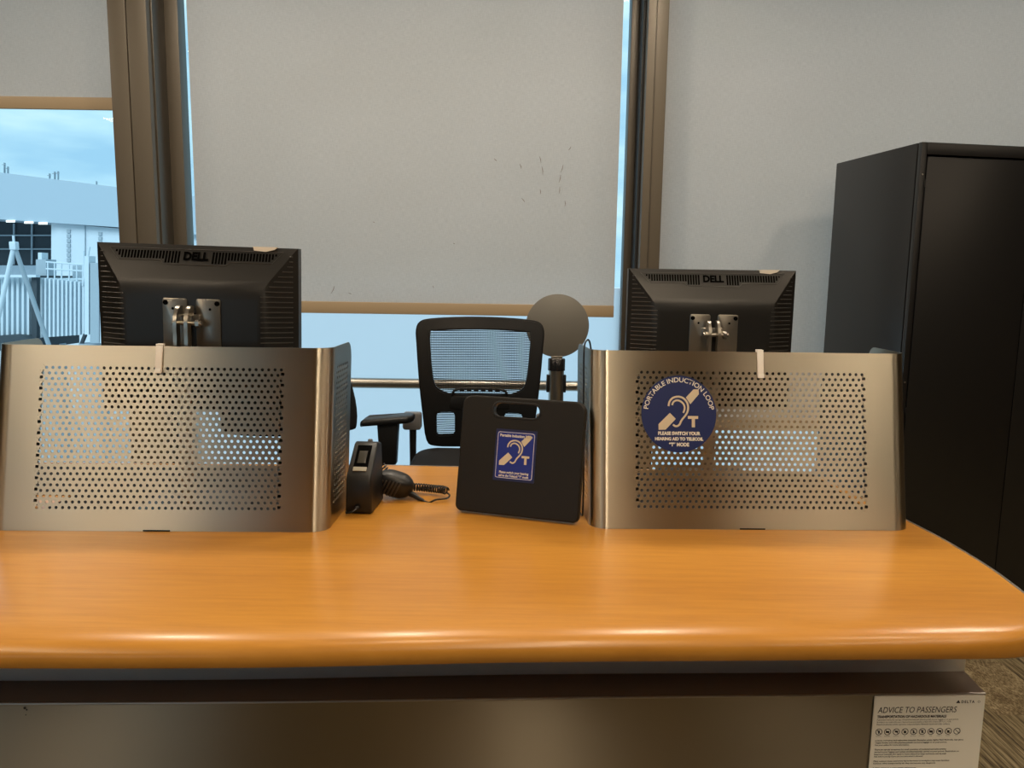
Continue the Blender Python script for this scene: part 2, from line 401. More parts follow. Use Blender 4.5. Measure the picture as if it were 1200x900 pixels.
# ------------------------------------------------------------------ counter base
base = thing('counter_base', 'dull stainless steel counter base with a dark ledge under the wood top', 'counter base')
LZ = .82
bf = [(-1.30, 1.125), (-1.05, 1.131), (-.81, 1.140), (-.41, 1.155), (.007, 1.177), (.58, 1.205), (.806, 1.215)]
bk = [(-1.30, 1.192), (-1.05, 1.198), (-.845, 1.205), (-.46, 1.220), (.007, 1.250), (.58, 1.274), (.812, 1.285)]
bf = [(p.x, p.y) for p in smoothpath([(x, y, 0) for x, y in bf], 4)]; bk = [(p.x, p.y) for p in smoothpath([(x, y, 0) for x, y in bk], 4)]
uvz = lambda co: (co.z*.5, co.x*.5)
def wallstrip(path, z0, z1, th):
    mb = MB(); n = len(path)
    F0 = [[mb.bm.verts.new((x, y+dy, z)) for x, y in path] for dy, z in ((0, z0), (0, z1), (th, z1), (th, z0))]
    for A, B in zip(F0, F0[1:]+F0[:1]):
        for i in range(n-1): mb.bm.faces.new((A[i], A[i+1], B[i+1], B[i]))
    mb.bm.faces.new([f[0] for f in F0]); mb.bm.faces.new([f[-1] for f in F0][::-1])
    return mb
wallstrip(bf, .0, LZ-.003, .02).build('front_panel', M['steel_base'], base, recalc=True, uv=uvz)
wallstrip(bk, LZ, .9525, .02).build('recess_band', M['pale_steel'], base, recalc=True, uv=uvz)
mb = MB(); n = len(bf)
top = [[mb.bm.verts.new((x, y, z)) for x, y in P] for P, z in ((bf, LZ-.003), (bf, LZ), (bk, LZ), (bk, LZ-.003))]
for A, B in zip(top, top[1:]+top[:1]):
    for i in range(n-1): mb.bm.faces.new((A[i], A[i+1], B[i+1], B[i]))
mb.bm.faces.new([f[0] for f in top]); mb.bm.faces.new([f[-1] for f in top][::-1])
mb.build('ledge', M['steel_dark'], base, recalc=True)
mb = MB(); mb.tube([(x, y-.001, LZ-.002) for x, y in bf], .0022, 8); mb.build('ledge_lip', M['zinc'], base)
mb = MB()
mb.prism([(.786, 1.237), (.806, 1.237), (.806, 1.86), (.786, 1.86)], 0, LZ-.004, lambda u, v, t: (u, v, t))
mb.prism([(.790, 1.305), (.812, 1.305), (.80, 1.86), (.78, 1.86)], LZ, .9525, lambda u, v, t: (u, v, t))
mb.build('side_panel', M['steel_base'], base, recalc=True, uv=uvz)
mb = MB(); mb.prism([(-1.30, 1.15), (-1.28, 1.15), (-1.28, 1.86), (-1.30, 1.86)], 0, .9525, lambda u, v, t: (u, v, t)); mb.build('side_panel', M['steel_base'], base, uv=uvz)
MB().box((-.25, 1.85, .476), (2.05, .02, .952)).build('back_panel', M['steel_dark'], base)

for i, (px, py, r_) in enumerate(((24, 834, .0022), (26.5, 836, .0014), (25.5, 842, .0010))):
    p = at(px, py, 1.13); mk = MB(); mk.lathe([(0, 0), (r_, 0), (r_*.7, .0006), (0, .0008)], 7, Matrix.Translation((p.x, 1.1402, p.z)) @ Matrix.Rotation(PI/2, 4, 'X')); mk.build('scuff_mark', M['ink'], base)
# ------------------------------------------------------------------ hazard notice on the base
na, nb = Vector((.806, 1.215)), Vector((.58, 1.205)); nd = (na-nb).normalized(); nang = math.atan2(nd.y, nd.x)
no = thing('advice_notice', 'white passenger advice notice on the right end of the steel counter base', 'notice', (.8045-.095*nd.x, 1.2149-.095*nd.y-.0030, LZ-.004), (0, 0, nang))
nw, nh = .095, .30
MB().prism(rrect(-nw, nw, -nh, 0, .001, 2), -.0012, .0012).build('sheet', M['paper'], no)
nf = lambda x, y, t: (x, -.0016, y)
sh = lambda dx, dy: (lambda x, y, t: (x+dx, -.0016, y+dy))
lt = MB()
lt.text('ADVICE TO PASSENGERS', .0152, sh(-.0885, -.0290), 'LEFT', sx=.80, shear=.18, res=3)
lt.text('TRANSPORTATION OF HAZARDOUS MATERIALS', .0063, sh(-.0885, -.0380), 'LEFT', bold=.00022, sx=.86)
lt.text('Federal law forbids the carriage of hazardous materials aboard aircraft, in your luggage or on your person.', .0042, sh(-.0885, -.0428), 'LEFT', sx=.78, res=1)
lt.text("A violation can result in five years' imprisonment and penalties of $250,000 or more (49 U.S.C. 5124).", .0042, sh(-.0885, -.0470), 'LEFT', sx=.74, res=1)
lt.text('Hazardous materials include explosives, compressed gases, flammable liquids and solids, oxidizers,', .0042, sh(-.0885, -.0512), 'LEFT', sx=.76, res=1)
paras = [['poisons, corrosives and radioactive materials. Examples: paints, lighter fluid, fireworks, tear gases,', 'oxygen bottles and radio-pharmaceuticals carried in luggage or on your person.', 'See your airline for more information.'],
 ['There are special exceptions for small quantities of medicinal and toilet articles', 'carried in your luggage and certain smoking materials carried on your person. Restrictions on', 'hazardous materials also apply to items shipped as cargo and items sent by mail.', 'Ask before you fly if you are not sure what is allowed.'],
 ['Many common items used every day in the home or workplace may seem harmless;', 'however, when transported by air, they can become very dangerous.'],
 ['In flight, variations in temperature and pressure', 'can cause items to leak, generate toxic fumes or start a fire. For further', 'information contact your airline representative.']]
y = -.0800
for P in paras:
    for ln in P:
        lt.text(ln, .0038, sh(-.0885, y), 'LEFT', sx=1.02, bold=.00008, res=1); y -= .0042
    y -= .0042
lt.text('DELTA', .0068, sh(.054, -.0125), 'LEFT', bold=.0002, space=1.35, sx=.9)
lt.poly([(.045, -.0125), (.0525, -.0125), (.04875, -.0070)], nf)
lt.ribbon([(.0845+.0018*math.cos(a*.5236), -.0103+.0018*math.sin(a*.5236)) for a in range(13)], .0006, nf)
lt.build('lettering', M['ink'], no, smooth=0)
pg = MB(); rr = random.Random(3)
for i in range(10):
    cx, cy = -.0835+i*.0150, -.0633
    pg.ribbon([(cx+.0054*math.cos(a*PI/12), cy+.0054*math.sin(a*PI/12)) for a in range(25)], .0011, nf)
    pg.ribbon([(cx-.0037, cy+.0037), (cx+.0037, cy-.0037)], .0009, nf)
    k = i % 5
    sym = [[(-.001, -.003), (.001, -.003), (.0016, .0026), (-.0016, .0026)], [(-.003, -.002), (.003, -.002), (.003, .0016), (-.003, .0016)], [(-.0032, -.0008), (.003, -.0014), (.003, .0018), (-.0012, .0022)], [(-.002, -.0028), (.002, -.0028), (.002, .0018), (-.002, .0018)], [(-.0018, -.003), (.0018, -.003), (.0006, .003), (-.0006, .003)]][k]
    if i < 9: pg.poly([(cx+a, cy+b) for a, b in sym], nf)
    pg.text(('explosives', 'flammable', 'batteries', 'gas', 'radioactive', 'corrosives', 'spray', 'oxidizers', 'matches', 'tools')[i], .0024, sh(cx, cy-.0085), 'CENTER', res=1)
pg.build('pictograms', M['ink'], no, smooth=0)

# ------------------------------------------------------------------ perforated steel screens
SH = .356; LEAN = .205; TH = .0016; PIT = .0124; PR = PIT*.866; HR = .00325
# plan path of the screen (local, front centre at origin, y away from the viewer)
path = [(-.338, .185), (-.3345, .10), (-.332, .05)] + arc(-.297, .036, .035, .036, 180, 270, 14)[1:] + [(-.2935, 0), (.2935, 0)] + arc(.297, .036, .035, .036, 270, 360, 14) + [(.332, .05), (.3345, .10), (.338, .185)]
pl = [Vector(p) for p in path]; cum = [0]
for a, c in zip(pl, pl[1:]): cum.append(cum[-1]+(c-a).length)
SMID = cum[-1]/2
def onpath(s, t):
    s = min(max(s, 0), cum[-1])
    i = max(k for k in range(len(cum)-1) if cum[k] <= s+1e-9); f_ = (s-cum[i])/(cum[i+1]-cum[i])
    d = (pl[i+1]-pl[i]).normalized(); p = pl[i].lerp(pl[i+1], f_); n = Vector((-d.y, d.x))
    # smooth normals between segments
    return p + n*t
def perf(mb, s0, z0, cols, rows, flip=False):
    """staggered round holes, each in its own cell, both faces and the hole walls"""
    K = 10; hole = [(HR*math.cos(2*PI*(k+.5)/K), HR*math.sin(2*PI*(k+.5)/K)) for k in range(K)]
    for r in range(rows):
        off = PIT/2 if r % 2 else 0
        cz = z0+PR*(r+.5)
        for c in range(cols):
            cx = s0+PIT*(c+.5)+off
            edge = []
            for hx, hz in hole:
                m_ = max(abs(hx)/(PIT/2), abs(hz)/(PR/2)); edge.append((hx/m_, hz/m_))
            fr = []; 
            for t in (0, TH):
                H = [mb.bm.verts.new((*onpath(cx+hx, t), cz+hz)) for hx, hz in hole]
                E = [mb.bm.verts.new((*onpath(cx+ex, t), cz+ez)) for ex, ez in edge]
                for k in range(K):
                    k2 = (k+1) % K; q = (H[k], H[k2], E[k2], E[k]) if t == 0 else (H[k2], H[k], E[k], E[k2])
                    mb.bm.faces.new(q)
                    # fill cell corners
                    a, b2 = edge[k], edge[k2]
                    if abs(abs(a[0])-PIT/2) < 1e-9 and abs(abs(b2[1])-PR/2) < 1e-9 and not (abs(abs(a[1])-PR/2) < 1e-9) or abs(abs(a[1])-PR/2) < 1e-9 and abs(abs(b2[0])-PIT/2) < 1e-9 and not (abs(abs(a[0])-PIT/2) < 1e-9):
                        qx = math.copysign(PIT/2, a[0] if abs(abs(a[0])-PIT/2) < 1e-9 else b2[0]); qz = math.copysign(PR/2, a[1] if abs(abs(a[1])-PR/2) < 1e-9 else b2[1])
                        cv = mb.bm.verts.new((*onpath(cx+qx, t), cz+qz))
                        mb.bm.faces.new((E[k], E[k2], cv) if t == 0 else (E[k2], E[k], cv))
                fr.append(H)
            for k in range(K):
                k2 = (k+1) % K; mb.bm.faces.new((fr[0][k2], fr[0][k], fr[1][k], fr[1][k2]))
        # half-cell fillers at the ends of the row
        for a, b_ in ([(s0, s0+PIT/2)] if r % 2 else [(s0+PIT*cols, s0+PIT*(cols+.5))]):
            plate(mb, a, b_, cz-PR/2, cz+PR/2)
def plate(mb, s0, s1, z0, z1, topf=None):
    """solid strip of the sheet between arc lengths s0..s1"""
    ss = [s0]+[c for c in cum if s0+1e-6 < c < s1-1e-6]+[s1]
    for a, b_ in zip(ss, ss[1:]):
        za = topf(a) if topf else z1; zb = topf(b_) if topf else z1
        for t in (0, TH):
            # sample each end's normal just inside this segment so neighbouring strips meet
            p0 = onpath(a, t); p1 = onpath(b_, t)
            q = [(*p0, z0), (*p1, z0), (*p1, zb), (*p0, za)]
            mb.quad(*(q if t == 0 else q[::-1]))
def rim(mb, z0f, z1f):
    N_ = 60
    ss = sorted(set([cum[-1]*i/N_ for i in range(N_+1)]+cum))
    for zf, fl in ((z0f, 0), (z1f, 1)):
        for a, b_ in zip(ss, ss[1:]):
            q = [(*onpath(a, 0), zf(a)), (*onpath(b_, 0), zf(b_)), (*onpath(b_, TH), zf(b_)), (*onpath(a, TH), zf(a))]
            mb.quad(*(q if fl else q[::-1]))
    for s in (0, cum[-1]):
        mb.quad((*onpath(s, 0), z0f(s)), (*onpath(s, TH), z0f(s)), (*onpath(s, TH), z1f(s)), (*onpath(s, 0), z1f(s)))
def topz(s):      # the free rear corners of both wings are rounded
    e = min(s, cum[-1]-s); R_ = .035
    return SH if e >= R_ else SH-R_+math.sqrt(max(0, R_*R_-(R_-e)**2))
COLS, ROWS = 38, 26
FS0 = SMID-PIT*(COLS+.5)/2; FS1 = FS0+PIT*(COLS+.5); FZ0 = .0385; FZ1 = FZ0+PR*ROWS
WC = 8; WS0 = .032; WS1 = WS0+PIT*(WC+.5); TOT = cum[-1]
mb = MB()
perf(mb, FS0, FZ0, COLS, ROWS); perf(mb, WS0, FZ0, WC, ROWS); perf(mb, TOT-WS1, FZ0, WC, ROWS)
plate(mb, 0, TOT, 0, FZ0)
# above the holes, with the rounded rear corners
ss = sorted(set([.035*i/8 for i in range(9)]+[TOT-.035*i/8 for i in range(9)]))
for a, b_ in zip(ss, ss[1:]): plate(mb, a, b_, FZ1, SH, topz)
plate(mb, 0, WS0, FZ0, FZ1); plate(mb, WS1, FS0, FZ0, FZ1); plate(mb, FS1, TOT-WS1, FZ0, FZ1); plate(mb, TOT-WS0, TOT, FZ0, FZ1)
screenR = thing('privacy_screen', 'curved perforated steel screen bearing the round blue induction loop sign', 'privacy screen', (.494, 1.510, 1.0006), (0, 0, .027), 'perforated steel screens')
bmesh.ops.remove_doubles(mb.bm, verts=mb.bm.verts, dist=1e-5)
rim(mb, lambda s: 0.0, topz)
mb.build('steel_sheet', M['steel'], screenR, smooth=50, uv=lambda co: (co.z*.5, (co.x if abs(co.x) < .3 else co.x+math.copysign(co.y, co.x))*.5))
cl = MB(); cl.box((.019, -.0035, SH-.025), (.013, .005, .054), bev=.0015); cl.box((.019, .001, SH+.0035), (.013, .014, .003), bev=.001); cl.box((.019, .0055, SH-.008), (.013, .003, .022), bev=.001)
cl.box((.019, -.0065, SH-.048), (.013, .003, .008), bev=.001)
MB().box((0, -.0004, .0013), (.052, .0014, .0022)).build('bottom_notch', M['void'], screenR)
cl.build('acrylic_clip', M['tape'], screenR)
screenL = dup(screenR, (-.690, 1.4455, 1.0006), (0, 0, .0287), 'curved perforated steel screen with no sign, in front of the left monitor')
for ch in screenL.children:
    if ch.name.startswith('acrylic_clip'): ch.location.x = -.026
# round blue sign on the right screen
def lean(o):
    for v in o.data.vertices: v.co.y += LEAN*v.co.z
    o.data.update()
for ch in screenR.children: lean(ch)
def ear_symbol(mb, f, k=1.0):
    """ear with a hearing-aid bar and a T, in units of the sign radius"""
    U = lambda x, y: ((x-478)/372*k, -(y-455)/372*k)
    sm = lambda P, n=6: [(p.x, p.y) for p in smoothpath([(*U(*p), 0) for p in P], n)]
    mb.ribbon(sm([(375, 380), (384, 340), (412, 305), (450, 290), (490, 290), (530, 308), (560, 345), (570, 390), (562, 435), (540, 472), (512, 505), (496, 530), (484, 556), (462, 572), (440, 572), (418, 558)]), .050*k, f)
    mb.ribbon(sm([(411, 370), (424, 340), (455, 324), (490, 330), (522, 356), (535, 390), (531, 420), (521, 444)]), .046*k, f)
    mb.poly([U(x, y) for x, y in [(548, 295), (592, 360), (678, 262), (675, 215), (625, 215)]], f)
    mb.poly([U(x, y) for x, y in [(388, 445), (275, 555), (276, 610), (345, 608), (447, 503)]], f)
    mb.poly([U(x, y) for x, y in [(567, 474), (567, 502), (605, 502), (605, 583), (637, 583), (637, 502), (669, 502), (669, 474)]], f)
SR = .0772; sx0, sz0 = -.150, .2295
dsk = MB(); dsk.prism(arc(0, 0, SR, SR, 0, 360*(63/64), 63), -.0012, 0, lambda u, v, t: (u+sx0, t-.0003+LEAN*(v+sz0), v+sz0))
sign = dsk.build('round_sticker', M['blue'], screenR); sign['label'] = 'round dark blue sticker with white ear symbol'
sf = lambda x, y, t: (x*SR+sx0, -.0019+LEAN*(y*SR+sz0), y*SR+sz0)
es = MB(); ear_symbol(es, sf); es.build('ear_symbol', M['cream'], sign, smooth=0)
le = MB()
le.text('PORTABLE INDUCTION LOOP', .178, sf, 'CENTER', bend=.83, res=4, sx=.985, bold=.002)
le.build('arched_lettering', M['white'], sign, smooth=0); le = MB()
for s_, yy, sz in (('PLEASE SWITCH YOUR', -.545, .118), ('HEARING AID TO TELECOIL', -.685, .110), ('“T” MODE', -.835, .125)):
    le.text(s_, sz, (lambda x, y, t, yy=yy: sf(x, y+yy, t)), 'CENTER', bold=.006, res=3, sx=.93)
le.build('lettering', M['white'], sign, smooth=0)

# ------------------------------------------------------------------ monitors
def make_monitor(label, loc, rot, zb, group):
    """zb: height of the lower edge above the counter; housing back faces the viewer (-y)"""
    t = thing('monitor', label, 'monitor', loc, rot, group)
    W, H = .417, .352; hw = W/2; zt = zb+H
    sh_ = MB()
    fr_o = [(-hw, zb), (hw, zb), (hw, zt), (-hw, zt)]
    # outline rings from the screen side (y=+.035) to the back bulge (y=-.032); top slope is curved
    def ringat(ix, it, ib, y): return [(-hw+ix, y, zb+ib), (hw-ix, y, zb+ib), (hw-ix, y, zt-it), (-hw+ix, y, zt-it)]
    rings = [ringat(.004, .004, .004, .034), ringat(0, 0, 0, .030), ringat(0, 0, 0, .006), ringat(.0035, .0035, .0035, .0035), ringat(.030, .040, .03, -.014), ringat(.052, .070, .05, -.0265), ringat(.064, .088, .06, -.0325), ringat(.071, .100, .066, -.0345), ringat(.078, .113, .072, -.0350)]
    V = [[sh_.bm.verts.new(p) for p in r] for r in rings]
    for A, B in zip(V, V[1:]):
        for i in range(4): sh_.bm.faces.new((A[i], B[i], B[(i+1) % 4], A[(i+1) % 4]))
    sh_.bm.faces.new(V[0]); sh_.bm.faces.new(V[-1][::-1])
    sh_.build('housing', M['monitor'], t, recalc=True, smooth=28)
    # screen on the staff side
    MB().box((0, .0345, zb+H/2), (W-.03, .002, H-.03)).build('screen_panel', M['blackgloss'], t)
    # top slope frame: point at distance d below the top edge along the slope
    def slope(x, d, e=0.0):
        P = [(.0035, .0035), (.040, -.014), (.070, -.0265), (.088, -.0325), (.100, -.0345)]
        for (d0, y0), (d1, y1) in zip(P, P[1:]):
            if d <= d1: break
        f_ = (d-d0)/(d1-d0); y = y0+(y1-y0)*f_; nx = Vector((0, -(d1-d0), -(y0-y1)*-1)).normalized()
        n = Vector((0, -(d1-d0), (y0-y1))).normalized()
        return Vector((x, y, zt-d))+n*e
    v = MB(); v2 = MB()
    n_ = 52; span = .335
    for i in range(n_):
        x = -span/2+span*(i+.5)/n_
        if abs(x) < .033: continue
        d0 = .0135; d1 = .030 if abs(x) > .062 else .038
        if abs(x) > span/2-.014: d1 = .030-.0011*(abs(x)-(span/2-.014))*1000*1.0
        d1 = max(d1, d0+.004)
        a, b_ = slope(x, d0, .0002), slope(x, d1, .0002); hwid = .0021
        q = [a+Vector((-hwid, 0, 0)), a+Vector((hwid, 0, 0)), b_+Vector((hwid, 0, 0)), b_+Vector((-hwid, 0, 0))]
        (v if x < 0 else v2).quad(*q)
    v.build('vent_slots', M['void'], t, smooth=0); v2.build('vent_slots', M['void'], t, smooth=0)
    g = MB()
    ol = [(-span/2-.012, .0095), (span/2+.012, .0095), (span/2-.010, .0335), (.072, .0335), (.064, .0415), (-.064, .0415), (-.072, .0335), (-span/2+.010, .0335)]
    pts = [slope(x, d, .0004) for x, d in ol]
    g.tube(pts, .0008, 6, closed=True); g.build('vent_border', M['slat'], t)
    lg = MB(); lg.text('DELL', .0225, lambda x, y, tt: slope(x, .0235-y+.008, .0022), 'CENTER', bold=.0011, sx=1.02, res=3)
    lg.build('brand_logo', M['void'], t, smooth=0)
    # ridged side slopes
    for sx in (-1, 1):
        sv = MB()
        for k in range(29):
            d = .018+k*.0106
            i1 = .069
            i0 = .010
            if d < .100: i1 = max(.016, .069*(d-.012)/.092)
            if d > H-.07: i1 = max(.016, .069*(H-d)/.075)
            def side_y(i):
                P = [(.0035, .0035), (.030, -.014), (.052, -.0265), (.064, -.0325), (.071, -.0345)]
                for (a0, y0), (a1, y1) in zip(P, P[1:]):
                    if i <= a1: break
                return y0+(y1-y0)*(i-a0)/(a1-a0)
            st = [i0+(i1-i0)*j/5 for j in range(6)]
            sv.tube([(sx*(hw-i), side_y(i)-.0004, zt-d) for i in st], .0013, 5)
        sv.build('side_ridges', M['slat'], t)
    # mounting plates with screws
    zc = zb+H-.165
    for sx in (-1, 1):
        p_ = MB(); p_.prism(rrect(-.025, .025, -.065, .055, .005, 4), -.0385, -.0348, lambda u, v_, tt: (u+sx*.034, tt, v_+zc), bev=.0008)
        pl_ = p_.build('mounting_plate', M['zinc'], t)
        for hx, hz, hr in ((.0185, .046, .0052), (.004, .034, .0026), (.0185, -.054, .0045)):
            s_ = MB(); s_.lathe([(0, 0), (hr, 0), (hr, .0012), (hr*.6, .0024), (0, .0024)], 18, Matrix.Translation((sx*(.034+hx), -.0384, zc+hz)) @ Matrix.Rotation(PI/2, 4, 'X'))
            s_.build('screw', M['void'], pl_)
    # hinge and arm down to the counter
    h = MB()
    arm = [(.0, -.046, zc+.030), (0, -.060, zc+.030), (0, -.072, zc+.012), (0, -.072, zc-.02), (0, -.072, zc-.06), (0, -.070, zc-.14)]
    A_ = smoothpath(arm, 5)
    for dx in (-.018, .004):
        prev = None
        for i, p in enumerate(A_):
            tn = (A_[min(i+1, len(A_)-1)]-A_[max(i-1, 0)]).normalized(); nn_ = Vector((0, -tn.z, tn.y))
            cur = [h.bm.verts.new(p+Vector((dx+ox, 0, 0))+nn_*oy) for ox, oy in ((-.0036, -.010), (.0036, -.010), (.0036, .010), (-.0036, .010))]
            if prev:
                for k in range(4): h.bm.faces.new((prev[k], prev[(k+1) % 4], cur[(k+1) % 4], cur[k]))
            else: h.bm.faces.new(cur)
            prev = cur
        h.bm.faces.new(prev[::-1])
    h.box((-.005, -.044, zc+.012), (.05, .012, .022), bev=.002)
    hinge = h.build('hinge_bracket', M['chrome'], t, recalc=True)
    b2 = MB(); b2.tube([(-.03, -.062, zc+.006), (.030, -.062, zc+.006)], .0045, 12); b2.lathe([(0, 0), (.0095, 0), (.0095, .007), (0, .007)], 6, Matrix.Translation((.018, -.062, zc+.006)) @ Matrix.Rotation(PI/2, 4, 'Y')); b2.lathe([(0, 0), (.008, 0), (.008, .006), (0, .006)], 16, Matrix.Translation((-.026, -.062, zc+.006)) @ Matrix.Rotation(PI/2, 4, 'Y'))
    b2.build('bolt', M['chrome'], hinge)
    po = MB(); po.tube([(-.005, -.070, .008), (-.005, -.070, zc-.125)], .014, 16); po.build('stand_post', M['zinc'], t)
    bs = MB(); bs.prism(rrect(-.11, .11, -.085, .085, .02), 0, .008, lambda u, v_, tt: (u, v_-.01, tt), bev=.002); bs.build('stand_base', M['black'], t)
    tg = MB(); tg.prism([(.120, .030), (.128, .034), (.148, .034), (.160, .029), (.166, .014), (.150, .006), (.128, .004), (.116, .012)], zt+.0002, zt+.0012, lambda u, v_, tt: (u, v_, tt))
    tg.prism([(.118, zt-.007), (.142, zt-.009), (.160, zt-.0045), (.166, zt+.0012), (.116, zt+.0012)], -.0012, .0052)
    tg.build('sticker', M['tag'], t)
    return t
make_monitor('black monitor seen from behind over the plain left steel screen, tilted slightly', (-.672, 1.627, 1.0042), (0, .018, .030), .203, 'monitors behind the steel screens')
make_monitor('black monitor seen from behind over the right steel screen, beside the cabinet', (.496, 1.935, 1.0042), (0, 0, -.012), .173, 'monitors behind the steel screens')

for x0, x1, y0, y1, w_ in ((-1.27, -.43, 1.665, 1.96, 'left'), (.215, .795, 1.575, 1.97, 'right')):  # black sheets added to darken what shows through the screen holes
    dm = MB().prism(rrect(x0, x1, y0, y1, .01, 4) if w_ == 'right' else [(-.985, 1.51), (-.43, 1.52), (-.43, 1.96), (-1.27, 1.96), (-1.27, 1.68), (-.985, 1.68)], 1.0004, 1.0030, lambda u, v, t: (u, v, t), bev=.001).build('added_dark_sheet', M['fabric_black'])
    tag(dm, 'black sheet added to darken the counter behind the %s perforated steel screen' % w_, 'added dark sheet', 'added dark sheets behind the screens')
# ------------------------------------------------------------------ induction loop board
bd = thing('portable_induction_loop', 'black square case with handle slot and blue ear sticker leaning by the right screen', 'hearing loop case', (.0095, 1.556, 1.0046), (math.radians(-11.5), 0, math.atan2(-.082, .259)))
BW, BH = .1355, .250
def plate_with_slot(outer, inner, t0, t1, f, bev):
    mb = MB(); b = bmesh.new()
    n, k = len(outer), len(inner)
    def ring_(P, sc_, t): return [b.verts.new((u, t, v)) for u, v in P]
    def inset(P, d):
        Q = []
        for i, p in enumerate(P):
            a = Vector(P[i-1]); c = Vector(P[(i+1) % len(P)]); tt = (c-a).normalized(); Q.append(tuple(Vector(p)+Vector((-tt.y, tt.x))*d))
        return Q
    lo = []; li = []
    prof = [(bev, t0), (bev*.3, t0+bev*.3), (0, t0+bev), (0, t1-bev), (bev*.3, t1-bev*.3), (bev, t1)]
    lo = [ring_(inset(outer, d), 1, t) for d, t in prof]; li = [ring_(inset(inner, -d), 1, t) for d, t in prof]
    for L in (lo, li):
        for A, B in zip(L, L[1:]):
            for i in range(len(A)): b.faces.new((A[i], A[(i+1) % len(A)], B[(i+1) % len(A)], B[i]))
    for idx in (0, -1):
        eds = []
        for L in (lo, li):
            A = L[idx]
            for i in range(len(A)): eds.append(b.edges.get((A[i], A[(i+1) % len(A)])))
        bmesh.ops.triangle_fill(b, use_beauty=True, edges=eds)
    bmesh.ops.recalc_face_normals(b, faces=b.faces)
    for v in b.verts: v.co = Vector(f(v.co.x, v.co.z, v.co.y))
    mb._add(b); return mb
outer = rrect(-BW, BW, .001, BH, [.014, .012, .022, .022], 8); inner = rrect(-.064, .038, .2085, .2375, .0143, 8)
plate_with_slot(outer, inner, 0, .020, lambda u, v, t: (u, t, v), .0035).build('case', M['board'], bd, recalc=True, smooth=13)
mb = plate_with_slot(rrect(-.068, .042, .2045, .2415, .018, 8), rrect(-.0635, .0375, .209, .237, .0140, 8), -.0012, .002, lambda u, v, t: (u, t, v), .0006); mb.build('slot_rim', M['black'], bd, recalc=True)
cx, cz = -.009, .128; sw, shh = .0455, .0545
st = MB(); st.prism(rrect(-sw, sw, -shh, shh, .002, 3), -.0008, 0, lambda u, v, t: (u+cx, t, v+cz)); stk = st.build('blue_sticker', M['blueedge'], bd); stk['label'] = 'blue rectangular sticker with ear symbol and border line'
bf_ = lambda x, y, t: (x+cx, -.0012, y+cz); bf2 = lambda x, y, t: (x+cx, -.0015, y+cz)
MB().poly(rrect(-sw+.0035, sw-.0035, -shh+.0045, shh-.0045, .004, 5), bf_).build('print_field', M['blue2'], stk, smooth=0)
bo = MB(); P = rrect(-sw+.0055, sw-.0055, -shh+.0065, shh-.0065, .004, 5); bo.ribbon(P+P[:2], .0009, bf2); bo.build('border_line', M['white'], stk, smooth=0)
e2 = MB(); ear_symbol(e2, lambda x, y, t: bf2(x*.062+.000, y*.062+.004, t), 1.0); e2.build('ear_symbol', M['cream'], stk, smooth=0)
l2 = MB()
l2.text('Portable Induction Loop', .0084, lambda x, y, t: bf2(x, y+.0385, t), 'CENTER', bold=.0002, sx=.86)
l2.build('title_lettering', M['white'], stk, smooth=0); l2 = MB()
l2.text('Please switch your hearing', .0070, lambda x, y, t: bf2(x, y-.0385, t), 'CENTER', bold=.00016, sx=.86)
l2.text('aid to the Telecoil "T" mode', .0066, lambda x, y, t: bf2(x, y-.0455, t), 'CENTER', bold=.00016, sx=.86)
l2.build('caption_lettering', M['white'], stk, smooth=0)

cbl = MB(); cbl.tube(smoothpath([(.172, 1.66, 1.335), (.166, 1.648, 1.366), (.158, 1.632, 1.372), (.1515, 1.622, 1.352), (.1515, 1.606, 1.27), (.1525, 1.590, 1.17), (.1535, 1.574, 1.08), (.1530, 1.566, 1.02), (.1525, 1.578, 1.0035), (.148, 1.63, 1.0035), (.138, 1.72, 1.0035)], 6), .0019, 8)
tag(cbl.build('cable', M['black']), 'thin black cable hooked over the left corner of the right steel screen', 'cable')
# ------------------------------------------------------------------ radio base and hand microphone
rb = thing('radio_charger', 'black tapered desk radio unit with small display against the left steel screen', 'radio', (-.321, 1.572, 1.0008), (0, 0, -.05))
mb = MB()
prof = [(0.004, 0.003), (0, .008), (.003, .084), (.010, .093), (.072, .148), (.082, .152), (.108, .146), (.116, .138), (.118, .0), (.006, 0)]
mb.prism(prof, -.0285, .0285, lambda u, v, t: (t*(1-.10*v/.15), u, v), bev=.005, seg=3)
mb.build('body', M['black'], rb, recalc=True)
sl = math.atan2(.055, .062)
def onslope(x, d, e): return Vector((x, .012+d*math.cos(sl)-e*math.sin(sl), .0948+d*math.sin(sl)+e*math.cos(sl)))
mb = MB(); c = onslope(0, .045, .0005); mb.box(c, (.031, .062, .003), (sl, 0, 0), bev=.001); rec = mb.build('display_recess', M['void'], rb)
mb = MB(); mb.box(onslope(0, .042, .0022), (.018, .034, .0015), (sl, 0, 0), bev=.0005); mb.build('display', mat('dim_display', (.045, .043, .036), .25), rec)
mb = MB(); mb.box(onslope(0, .0085, .0022), (.029, .011, .0025), (sl, 0, 0), bev=.0008); mb.build('label_strip', mat('pale_label', (.36, .34, .28), .4), rec)
mb = MB(); mb.lathe([(0, 0), (.006, 0), (.005, .006), (0, .007)], 14, Matrix.Translation((.004, .097, .148))); mb.build('knob', M['greyplastic'], rb)
mb = MB(); mb.lathe([(0, 0), (.006, 0), (.0055, .007), (.003, .009), (0, .009)], 14, Matrix.Translation((-.002, .001, .016)) @ Matrix.Rotation(PI/2, 4, 'X'))
mb.tube(smoothpath([(-.002, -.008, .016), (-.010, -.013, .010), (-.022, -.008, .005), (-.027, .006, .0035), (-.025, .02, .0035)], 6), .0022, 8); mb.build('plug_cord', M['black'], rb)
rb.scale = (1, 1, .92)

